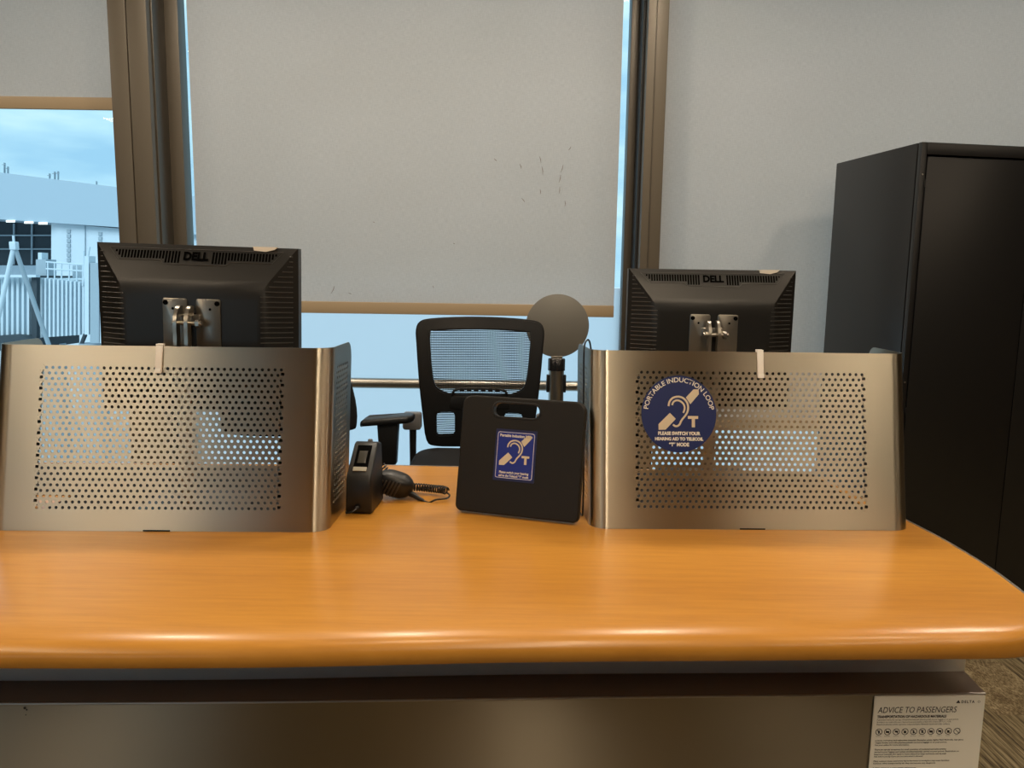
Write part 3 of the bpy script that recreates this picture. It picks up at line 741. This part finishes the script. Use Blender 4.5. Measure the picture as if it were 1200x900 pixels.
mc = thing('hand_microphone', 'black ribbed hand microphone lying on the counter beside the desk radio', 'microphone', (-.262, 1.700, 1.0030), (0, 0, -.10))
mb = MB()
# body: rounded shell lying on its back, grille toward the viewer, neck to the right
b = bmesh.new(); bmesh.ops.create_uvsphere(b, u_segments=32, v_segments=18, radius=1)
for v in b.verts:
    x, y, z = v.co
    k = 1-.18*max(0, x)**2
    sgn = lambda q, e: math.copysign(abs(q)**e, q)
    v.co = Vector((.043*sgn(x, .75), .026*sgn(y, .8)*k, .029*sgn(z, .7)*k))
mb._add(b, Matrix.Translation((0, 0, .030)) @ Euler((math.radians(18), math.radians(14), 0)).to_matrix().to_4x4())
mb.build('body', M['black'], mc)
R_ = Matrix.Translation((0, 0, .030)) @ Euler((math.radians(18), math.radians(14), 0)).to_matrix().to_4x4()
mb = MB()
for i in range(6):
    x = -.029+i*.0078
    hh = .021*math.sqrt(max(.1, 1-(x/.047)**2))
    def face(xx, zz):
        q = max(.05, 1-abs(xx/.043)**2.667-abs(zz/.029)**2.857)
        return Vector((xx, -.026*q**.4-.0004, zz))
    mb.tube([R_ @ face(x+zz*.28, zz) for zz in [hh*(-1+2*j/10) for j in range(11)]], .0019, 6)
mb.build('grille_ribs', M['slat'], mc)
mb = MB(); a = R_ @ Vector((.036, -.004, -.010))
mb.tube([a, a+Vector((.014, -.008, -.004)), a+Vector((.028, -.014, -.0095)), a+Vector((.036, -.017, -.0115))], [.008, .0062, .0045, .0034], 12); mb.build('strain_relief', M['black'], mc)
mb = MB()
s0 = a+Vector((.034, -.0165, -.0115)); z_ = .0035
loop = smoothpath([s0, s0+Vector((.016, -.004, -.003)), Vector((.098, -.022, z_)), Vector((.119, -.008, z_)), Vector((.1235, .008, z_+.003)), Vector((.114, .020, z_+.006))], 8)
mb.tube(loop, .0021, 8)
ctr = smoothpath([(.114, .020, .0125), (.103, .028, .0135), (.085, .036, .012), (.055, .043, .012), (.02, .046, .013), (-.012, .044, .026), (-.030, .040, .046), (-.042, .036, .062)], 40)
H_ = []
L_ = 0
for i, p in enumerate(ctr):
    if i: L_ += (p-ctr[i-1]).length
    tn = (ctr[min(i+1, len(ctr)-1)]-ctr[max(i-1, 0)]).normalized(); u_ = tn.cross(Vector((0, 0, 1))).normalized(); w_ = u_.cross(tn)
    H_.append((p, tn, u_, w_, L_))
pts = []
for (p, tn, u_, w_, l_), (p2, _, _, _, l2_) in zip(H_, H_[1:]):
    for k in range(3):
        l3 = l_+(l2_-l_)*k/3; q = p.lerp(p2, k/3); ph = 2*PI*l3/.0062
        pts.append(q+(u_*math.cos(ph)+w_*math.sin(ph))*.0078)
mb.tube(pts, .0019, 6)
mb.build('coiled_cord', M['black'], mc)

# ------------------------------------------------------------------ black cabinet
cb = thing('storage_cabinet', 'tall black metal storage cabinet with double doors against the right window', 'cabinet', (1.484, 2.90, 0), (0, 0, math.radians(9)))
CW, CD, CHH = .96, .55, 2.016
mb = MB()
mb.box((CW/2, CD/2+.012, CHH/2), (CW, CD-.024, CHH), bev=.002)
mb.box((.011, .008, CHH/2), (.022, .020, CHH), bev=.002); mb.box((CW-.011, .008, CHH/2), (.022, .020, CHH), bev=.002)
mb.box((CW/2, .008, CHH-.022), (CW-.044, .020, .044), bev=.002); mb.box((CW/2, .008, .04), (CW-.044, .020, .08), bev=.002)
mb.build('carcass', M['cabinet'], cb)
dw = (CW-.044-.009)/2
for i in (0, 1):
    x0 = .022+.003+i*(dw+.003)
    d_ = MB().box((x0+dw/2, .004, (CHH-.044-.008+.084)/2), (dw, .018, CHH-.044-.008-.084), bev=.0025).build('door', M['cabinet'], cb)
    xe = .0225 if i == 0 else CW-.0225
    for z in (1.87, 1.02, .2):
        mb = MB(); mb.tube([(xe, -.004, z-.012), (xe, -.004, z+.012)], .0035, 8); mb.build('hinge', M['black'], d_)
for x, z in ((.0105, 1.90), (.0105, 1.13)):
    mb = MB(); mb.lathe([(0, 0), (.0035, 0), (.003, .002), (0, .003)], 10, Matrix.Translation((x, -.002, z)) @ Matrix.Rotation(PI/2, 4, 'X')); mb.build('rivet', M['chrome'], cb)

# ------------------------------------------------------------------ drafting chair
def star_base(t, seat_z, ringz=.32):
    mb = MB(); mb.tube([(0, 0, .08), (0, 0, .36)], .028, 20); mb.tube([(0, 0, .34), (0, 0, seat_z-.06)], .016, 16); mb.build('gas_lift', M['black'], t)
    mb = MB()
    for k in range(5):
        a = 2*PI*k/5+.3; mb.tube([(0, 0, .115), (.15*math.cos(a), .15*math.sin(a), .105), (.30*math.cos(a), .30*math.sin(a), .075)], [.028, .022, .015], 10)
    mb.build('star_base', M['black'], t)
    for k in range(5):
        a = 2*PI*k/5+.3; x, y = .30*math.cos(a), .30*math.sin(a)
        mb = MB()
        for s_ in (-1, 1): mb.lathe([(0, -.009), (.022, -.009), (.026, -.005), (.026, .005), (.022, .009), (0, .009)], 18, Matrix.Translation((x-s_*.014*math.sin(a), y+s_*.014*math.cos(a), .026)) @ Matrix.Rotation(a, 4, 'Z') @ Matrix.Rotation(PI/2, 4, 'X'))
        mb.tube([(x, y, .026), (x, y, .075)], .007, 8); mb.build('caster', M['blackgloss'], t)
    mb = MB(); mb.tube([(.22*math.cos(a), .22*math.sin(a), ringz) for a in [2*PI*k/40 for k in range(40)]], .011, 10, closed=True)
    for k in range(3):
        a = 2*PI*k/3; mb.tube([(.02*math.cos(a), .02*math.sin(a), ringz), (.22*math.cos(a), .22*math.sin(a), ringz)], .008, 8)
    mb.build('foot_ring', M['chrome'], t)
ch = thing('office_chair', 'black mesh-back office chair with armrests behind the counter', 'office chair', (-.118, 2.58, 0))
SZ = .872
star_base(ch, SZ)
mb = MB(); mb.prism(rrect(-.235, .235, -.24, .235, .08, 8), SZ-.075, SZ, lambda u, v, t: (u, v-.02, t+.012*(1-((u/.235)**2))*(1 if t > SZ-.04 else 0)), bev=.028, seg=4); mb.build('seat', M['fabric_black'], ch)
MB().box((0, 0, SZ-.095), (.22, .24, .04), bev=.008).build('seat_plate', M['black'], ch)
# back: frame with openings, in local x / z at y = .20 leaning gently
by = lambda z, x=0: .20+.04*((z-1.1)/.25)**2*.5 - .05*(x/.23)**2 + .03
def bframe(u, v, t): return (u, by(v, u)+t, v)
out_ = smoothpath([(-.165, .880, 0), (-.195, .905, 0), (-.207, 1.0, 0), (-.219, 1.12, 0), (-.229, 1.26, 0), (-.2315, 1.312, 0), (-.218, 1.342, 0), (-.18, 1.352, 0), (-.09, 1.3575, 0), (0, 1.359, 0), (.09, 1.3575, 0), (.18, 1.352, 0), (.218, 1.342, 0), (.2315, 1.312, 0), (.229, 1.26, 0), (.219, 1.12, 0), (.207, 1.0, 0), (.195, .905, 0), (.165, .880, 0), (.08, .874, 0), (0, .873, 0), (-.08, .874, 0)], 3, closed=True)
out_ = [(p.x, p.y) for p in out_][::-1]
in1 = [(p.x, p.y) for p in smoothpath([(-.160, 1.308, 0), (-.181, 1.298, 0), (-.180, 1.24, 0), (-.172, 1.15, 0), (-.160, 1.106, 0), (-.125, 1.082, 0), (-.085, 1.076, 0), (0, 1.076, 0), (.085, 1.076, 0), (.125, 1.082, 0), (.160, 1.106, 0), (.172, 1.15, 0), (.180, 1.24, 0), (.181, 1.298, 0), (.160, 1.308, 0), (0, 1.312, 0)], 3, closed=True)]
inL = rrect(-.158, -.092, .922, 1.008, .014, 4); inR = rrect(.092, .158, .922, 1.008, .014, 4)
def ccw(P):
    A_ = sum(P[i-1][0]*P[i][1]-P[i][0]*P[i-1][1] for i in range(len(P))); return P if A_ > 0 else P[::-1]
b = bmesh.new(); LOOPS = [ccw(out_), ccw(in1), inL, inR]; rr_ = []
for t in (-.012, .012):
    cur = [[b.verts.new((u, t, v)) for u, v in P] for P in LOOPS]; eds = []
    for L in cur:
        for i in range(len(L)): eds.append(b.edges.new((L[i-1], L[i])))
    bmesh.ops.triangle_fill(b, use_beauty=True, edges=eds); rr_.append(cur)
for A, B in zip(*rr_):
    for i in range(len(A)): b.faces.new((A[i-1], A[i], B[i], B[i-1]))
bmesh.ops.recalc_face_normals(b, faces=b.faces)
bmesh.ops.bevel(b, geom=[e for e in b.edges if len(e.link_faces) == 2 and e.calc_face_angle(0) > 1.2 and abs(e.verts[0].co.y-e.verts[1].co.y) < 1e-6], offset=.005, segments=2, affect='EDGES', clamp_overlap=True)
for v in b.verts: v.co = Vector(bframe(v.co.x, v.co.z, v.co.y))
mb = MB(); mb._add(b); mb.build('back_frame', M['black'], ch, smooth=45)
def span_at(P, z):
    xs = []
    for i in range(len(P)):
        (x0, z0), (x1, z1) = P[i-1], P[i]
        if (z0-z)*(z1-z) < 0: xs.append(x0+(x1-x0)*(z-z0)/(z1-z0))
    return (min(xs), max(xs)) if len(xs) > 1 else None
mb = MB()
def strands(P, z0, z1, dz):
    z = z0
    while z < z1:
        s_ = span_at(P, z)
        if s_:
            xs = [s_[0]-.004+(s_[1]-s_[0]+.008)*k/10 for k in range(11)]
            for xa, xb in zip(xs, xs[1:]):
                mb.quad((xa, by(z, xa), z-.0017), (xb, by(z, xb), z-.0017), (xb, by(z, xb), z+.0017), (xa, by(z, xa), z+.0017))
        z += dz
strands(in1, 1.078, 1.311, .0062); strands(inL, .924, 1.007, .0062); strands(inR, .924, 1.007, .0062)
for x in [-.178+.0089*i for i in range(41)]:
    zs = [zz for zz in [1.078+.0116*k for k in range(21)] if span_at(in1, zz) and span_at(in1, zz)[0] < x < span_at(in1, zz)[1]]
    if len(zs) > 2:
        mb.tube([(x, by(zz, x), zz) for zz in zs], .00045, 4)
mb.build('back_netting', M['mesh_black'], ch, smooth=0)
lm = MB(); lm.tube(smoothpath([(-.105, by(1.06)-.016, 1.058), (-.092, by(1.09)-.020, 1.090), (-.05, by(1.1)-.022, 1.096), (0, by(1.1)-.022, 1.098), (.05, by(1.1)-.022, 1.096), (.092, by(1.09)-.020, 1.090), (.105, by(1.06)-.016, 1.058)], 5), .005, 8)
for k in range(6): lm.box((-.065+k*.026, by(1.09)-.024, 1.094), (.018, .008, .014), bev=.002)
lm.box((0, by(1.04)-.016, 1.045), (.24, .014, .05), bev=.006); lm.build('lumbar_bracket', M['black'], ch)
sp_ = MB(); sp_.tube([(0, .255, 1.02), (0, .27, .90), (0, .20, SZ-.09), (0, .05, SZ-.10)], .02, 12); sp_.build('back_spine', M['black'], ch)
for sx in (-1, 1):
    ar = MB(); x = sx*.302
    ar.prism([(-.085, -.045), (.075, -.05), (.092, -.02), (.092, .03), (.075, .055), (-.08, .05), (-.096, .025), (-.098, -.02)], 1.012, 1.034, lambda u, v, t: (x+u*.95, v, t-.5*max(0, -u*sx*-1-.055)), bev=.008, seg=3)
    pad = ar.build('arm_pad', M['black'], ch)
    sv = MB(); sv.prism([(-.036, 1.016), (.036, 1.016), (.027, .865), (-.027, .865)], -.028, .028, lambda u, v, t: (x+u, t, v), bev=.006); sv.tube([(x, 0, .87), (x, 0, .80), (x*.85, 0, SZ-.11), (0, 0, SZ-.105)], .020, 12); sv.build('arm_post', M['black'], ch)
    bk_ = MB(); bk_.prism(rrect(-.033, .033, -.030, .032, .01, 4), -.02, .02, lambda u, v, t: (sx*.240+u, .15+t, .985+v), bev=.004); bk_.build('arm_bracket', M['greyplastic'], ch)
    bp_ = MB(); bp_.tube([(sx*.238, .15, .96), (sx*.238, .15, SZ-.10), (sx*.10, .10, SZ-.105)], .013, 10); bp_.build('arm_strut', M['black'], ch)

# low-back task chair mostly hidden behind the left screen
t2 = thing('task_chair', 'low-backed black task chair mostly hidden behind the left steel screen', 'office chair', (-.715, 2.42, 0), (0, 0, .25))
star_base(t2, .80, .28)
mb = MB(); mb.prism(rrect(-.235, .235, -.22, .22, .07, 8), .735, .80, lambda u, v, t: (u, v, t), bev=.025, seg=3); mb.build('seat', M['fabric_black'], t2)
mb = MB(); mb.prism([(p.x, p.y) for p in smoothpath([(-.19, .96, 0), (-.225, .99, 0), (-.215, 1.10, 0), (-.17, 1.19, 0), (0, 1.205, 0), (.17, 1.19, 0), (.215, 1.10, 0), (.225, .99, 0), (.19, .96, 0), (0, .945, 0)], 4, closed=True)], .19, .235, lambda u, v, t: (u, t-.35*u*u, v), bev=.015, seg=3); mb.build('backrest', M['fabric_black'], t2)
mb = MB(); mb.tube([(0, .235, 1.02), (0, .25, .88), (0, .15, .73), (0, 0, .725)], .018, 10); mb.box((0, 0, .72), (.2, .22, .03), bev=.006); mb.build('back_spine', M['black'], t2)

# ------------------------------------------------------------------ post with round disc
sg = thing('stanchion_sign', 'steel stanchion post topped with a plain round grey disc behind the chair', 'sign post', (.190, 3.28, 0))
mb = MB(); mb.tube([(0, 0, .02), (0, 0, 1.125)], .033, 28); mb.build('post', M['chrome'], sg)
mb = MB(); mb.lathe([(0, 1.112), (.037, 1.112), (.037, 1.160), (.034, 1.164), (0, 1.164)], 28); mb.build('collar', M['blackgloss'], sg)
for sx in (-1, 1): MB().box((sx*.036, 0, 1.055), (.012, .03, .075), bev=.003).build('belt_slot', M['black'], sg)
mb = MB(); mb.lathe([(0, 0), (.17, 0), (.17, .008), (.15, .018), (.04, .032), (0, .032)], 40); mb.build('foot', M['chrome'], sg)
mb = MB(); mb.prism(arc(0, 0, .1345, .1345, 0, 360*79/80, 79), -.004, .004, lambda u, v, t: (u, t, v+1.303), bev=.0012); mb.build('disc', M['disc'], sg)
MB().box((0, 0, 1.166), (.05, .014, .014), bev=.002).build('disc_bracket', M['zinc'], sg)

# ------------------------------------------------------------------ outside
M['hwall'] = mat('hangar_white', (.56, .64, .70), .7); M['hfascia'] = mat('hangar_fascia', (.37, .46, .53), .7)
M['hdark'] = mat('hangar_dark', (.035, .05, .062), .7); M['hlamp'] = mat('hangar_lamp', (.9, .9, .85), .5, emit=(1, .97, .9), es=1.5)
M['bridge'] = mat('bridge_white', (.56, .65, .71), .55); M['bridge2'] = mat('bridge_grey', (.32, .39, .44), .5); M['apron'] = mat('apron_concrete', (.42, .44, .46), .9)
struct('ground', MB().box((-10, 70, -4.6), (260, 132, .2)), M['apron'])
HY = 60.0
hg = thing('hangar', 'large pale aircraft hangar with dark open door beyond the left window', 'hangar', (0, 0, 0))
def wallpoly(px, Y0, dz, mk, name, par, Y1=None):
    P = [at(x, y, Y0) for x, y in px]
    mb = MB(); a = [mb.bm.verts.new(p) for p in P]; b = [mb.bm.verts.new(p+Vector((0, dz, 0))) for p in P]; n = len(P)
    mb.bm.faces.new(a); mb.bm.faces.new(b[::-1])
    for i in range(n): mb.bm.faces.new((a[i], a[(i+1) % n], b[(i+1) % n], b[i]))
    return mb.build(name, M[mk], par, recalc=True, smooth=0)
wallpoly([(-160, 185), (0, 202), (150, 221), (300, 238), (300, 282), (150, 267), (0, 257), (-160, 246)], HY, 8, 'hfascia', 'fascia', hg)
wallpoly([(60, 261), (300, 281), (300, 470), (60, 470)], HY+.6, 6, 'hwall', 'side_wall', hg)
wallpoly([(-160, 240), (62, 255), (62, 312), (-160, 312)], HY+6, .4, 'hdark', 'door_opening', hg)
wallpoly([(-160, 311), (62, 311), (62, 470), (-160, 470)], HY+5.5, .4, 'hfascia', 'lower_wall', hg)
for x0, x1 in ((15, 17), (36, 38), (-10, -8)):
    wallpoly([(x0, 262), (x1, 262), (x1, 310), (x0, 310)], HY+5.8, .1, 'bridge2', 'door_column', hg)
for y0 in (275, 291):
    wallpoly([(-100, y0), (60, y0), (60, y0+1.6), (-100, y0+1.6)], HY+5.7, .1, 'bridge2', 'door_beam', hg)
for x, y in ((12, 259), (33.5, 260.5), (50, 261.5)):
    wallpoly([(x-5, y-1), (x+5, y-1), (x+5, y+1.4), (x-5, y+1.4)], HY-.1, .08, 'hlamp', 'flood_lamp', hg)
for cx_, nwin in ((80, 7), (117, 3)):
    for k in range(nwin):
        y0 = (269 if cx_ == 80 else 272)+k*5.6
        wallpoly([(cx_-2, y0), (cx_+2, y0), (cx_+2, y0+4), (cx_-2, y0+4)], HY+.5, .1, 'bridge2', 'window', hg)
wallpoly([(99, 265), (99.7, 265), (99.7, 330), (99, 330)], HY+.5, .1, 'bridge2', 'joint', hg)
for x, h in ((4, 12), (8, 8), (57, 6), (63, 9), (67, 10), (112, 4)):
    y = 202+x*.127
    wallpoly([(x, y-h), (x+.6, y-h), (x+.6, y+1), (x, y+1)], HY+.3, .2, 'bridge2', 'antenna', hg)
    if h > 5: wallpoly([(x-2, y-h+2), (x+2, y-h+2), (x+2, y-h+2.6), (x-2, y-h+2.6)], HY+.3, .1, 'bridge2', 'antenna', hg)

# boarding bridge
jb = thing('jet_bridge', 'white corrugated boarding bridge with roof railings outside the left window', 'boarding bridge', (0, 0, 0))
BY = 22.0
def corr(px0, px1, yt0, yt1, yb0, yb1, name, nrib):
    mb = MB(); A0, A1 = at(px0, yt0, BY), at(px1, yt1, BY); B0, B1 = at(px0, yb0, BY), at(px1, yb1, BY)
    pts_t = []; pts_b = []
    for i in range(nrib):
        for f_, d in ((0, 0), (.45, 0), (.55, .14), (.95, .14)):
            u = (i+f_)/nrib; pts_t.append(A0.lerp(A1, u)+Vector((0, d, 0))); pts_b.append(B0.lerp(B1, u)+Vector((0, d, 0)))
    T = [mb.bm.verts.new(p) for p in pts_t]; Bv = [mb.bm.verts.new(p) for p in pts_b]; T2 = [mb.bm.verts.new(p+Vector((0, 2.4-((i % 4) > 1)*.14, 0))) for i, p in enumerate(pts_t)]; B2 = [mb.bm.verts.new(p+Vector((0, 2.4-((i % 4) > 1)*.14, 0))) for i, p in enumerate(pts_b)]
    for P_, Q_ in ((T, Bv), (T2, T), (B2, T2), (Bv, B2)):
        for i in range(len(T)-1): mb.bm.faces.new((P_[i], P_[i+1], Q_[i+1], Q_[i]))
    for k in (0, -1): mb.bm.faces.new((T[k], Bv[k], B2[k], T2[k]))
    return mb.build(name, M['bridge'], jb, recalc=True, smooth=0)
corr(-170, 37.5, 326, 325.5, 402, 396, 'tunnel', 34); corr(42, 116, 325, 333, 396, 391, 'tunnel', 15)
def bar(name, p, q, r, par, mk='bridge'):
    mb = MB(); mb.tube([p, q], r, 8); return mb.build(name, M[mk], par)
wallpoly([(37, 323), (43, 323), (43, 398), (37, 398)], BY-.15, 2.6, 'hdark', 'bellows', jb)
for x0, x1, y0, y1, mk in ((99, 104, 300, 392, 'bridge'), (105.5, 116, 308, 402, 'bridge2'), (117, 121, 312, 402, 'bridge')):
    wallpoly([(x0, y0), (x1, y0), (x1, y1), (x0, y1)], BY-.5, .35, mk, 'column', jb)
wallpoly([(42, 304), (54, 304), (54, 326), (42, 326)], BY+.3, .5, 'bridge2', 'roof_unit', jb); wallpoly([(44.5, 296), (49, 296), (49, 305), (44.5, 305)], BY+.4, .3, 'bridge', 'beacon', jb)
wallpoly([(85, 311), (103, 311), (103, 326), (85, 326)], BY+.5, .5, 'bridge2', 'roof_unit', jb)
wallpoly([(-30, 322), (42, 322), (42, 325), (-30, 325)], BY-.3, .2, 'bridge', 'roof_edge', jb)
rl = MB()
for (a_, b_) in (((54, 307), (120, 312)), ((54, 315), (120, 319))): rl.tube([at(*a_, BY+.2), at(*b_, BY+.2)], .025, 6)
for x in (56, 64, 72, 81, 90, 97, 110, 118): rl.tube([at(x, 306.5+.07*(x-54), BY+.2), at(x, 330, BY+.2)], .022, 6)
rl.build('railing', M['bridge'], jb)
bar('whip_pole', at(97, 335, BY), at(105, 289, BY), .03, jb); bar('whip_pole', at(99, 322, BY), at(98, 294, BY), .03, jb)
mb = MB(); mb.tube([at(60, 402, BY+1), (at(60, 402, BY+1).x, BY+1, -4.5)], .4, 12); mb.tube([at(108, 402, BY), (at(108, 402, BY).x, BY, -4.5)], .35, 12); mb.build('support_leg', M['bridge2'], jb)
mb = MB(); mb.tube([at(100, 392, BY-.2), at(96, 402, BY-.2), (at(96, 402, BY-.2).x, BY-.2, -4.5)], .06, 8); mb.build('brace', M['hdark'], jb)

af = thing('a_frame_mast', 'white tubular A-frame mast standing in front of the boarding bridge', 'mast', (0, 0, 0))
AY = 17.0; ap = at(16.5, 288, AY)
for (px, py) in ((-2, 372), (55, 398)):
    q = at(px, py, AY+(.6 if px > 20 else 0)); q2 = ap+(q-ap)*((ap.z+4.5)/(ap.z-q.z)); mb = MB(); mb.tube([ap, q2], .05, 10); mb.build('leg', M['bridge' if px < 20 else 'bridge2'], af)
mb = MB(); mb.box(ap, (.14, .14, .18), bev=.02); mb.tube([ap, ap+Vector((0, 0, .22))], .025, 8); mb.build('mast_head', M['bridge'], af)

wallpoly([(-120, 404), (-20, 395), (8, 393), (24, 394), (37, 398), (37, 410), (-120, 414)], BY-.5, 2.4, 'hdark', 'undercarriage', jb)

# ------------------------------------------------------------------ sky
wd = bpy.data.worlds.new('overcast_sky'); sc.world = wd; wd.use_nodes = True; nt = wd.node_tree; bg = nt.nodes['Background']
tc = _nn(nt, 'ShaderNodeTexCoord'); mp = _nn(nt, 'ShaderNodeMapping'); mp.inputs['Scale'].default_value = (3.2, 3.2, 13)
nz = _nn(nt, 'ShaderNodeTexNoise', Scale=1.0, Detail=5.0, Roughness=.55); nt.links.new(tc.outputs['Generated'], mp.inputs['Vector']); nt.links.new(mp.outputs['Vector'], nz.inputs['Vector'])
r = ramp(nt, nz.outputs['Fac'], [(.36, (.30, .52, .70)), (.52, (.44, .66, .79)), (.68, (.66, .81, .87))]); nt.links.new(r.outputs['Color'], bg.inputs['Color'])
bg.inputs['Strength'].default_value = 1.45
sl_ = bpy.data.lights.new('sun', 'SUN'); sl_.energy = 2.6; sl_.color = (.86, .94, 1); sl_.angle = .6
so = bpy.data.objects.new('sun', sl_); COL.objects.link(so); so.rotation_euler = (math.radians(52), 0, math.radians(-12))

# ------------------------------------------------------------------ lamps (recessed ceiling lights and added fill)
def lamp(x, y, sx, sy, p, c=(1, .80, .57), z=CH-.03, spread=PI):
    l = bpy.data.lights.new('ceiling_and_fill_lamp', 'AREA'); l.shape = 'RECTANGLE'; l.size = sx; l.size_y = sy; l.energy = p; l.color = c; l.spread = spread
    o = bpy.data.objects.new('ceiling_and_fill_lamp', l); COL.objects.link(o); o.location = (x, y, z); return o
for x, p in ((-4.6, 22), (-2.25, 42), (.44, 50), (2.1, 26), (4.4, 22)):
    lamp(x, -1.0, .11, 3.2, p)
for x in (-2.6, -.2, 1.7):  # overhead fill added to brighten the wood top
    lamp(x, 1.1, .3, .3, 7)
for x in (-3.2, -1.5, -.4, .7, 2.2):  # row added near the windows to wash the shades with light
    lamp(x, 2.5, .25, .25, 18, (1, .86, .68))
sc.view_settings.view_transform = 'Standard'; sc.view_settings.exposure = 0.0
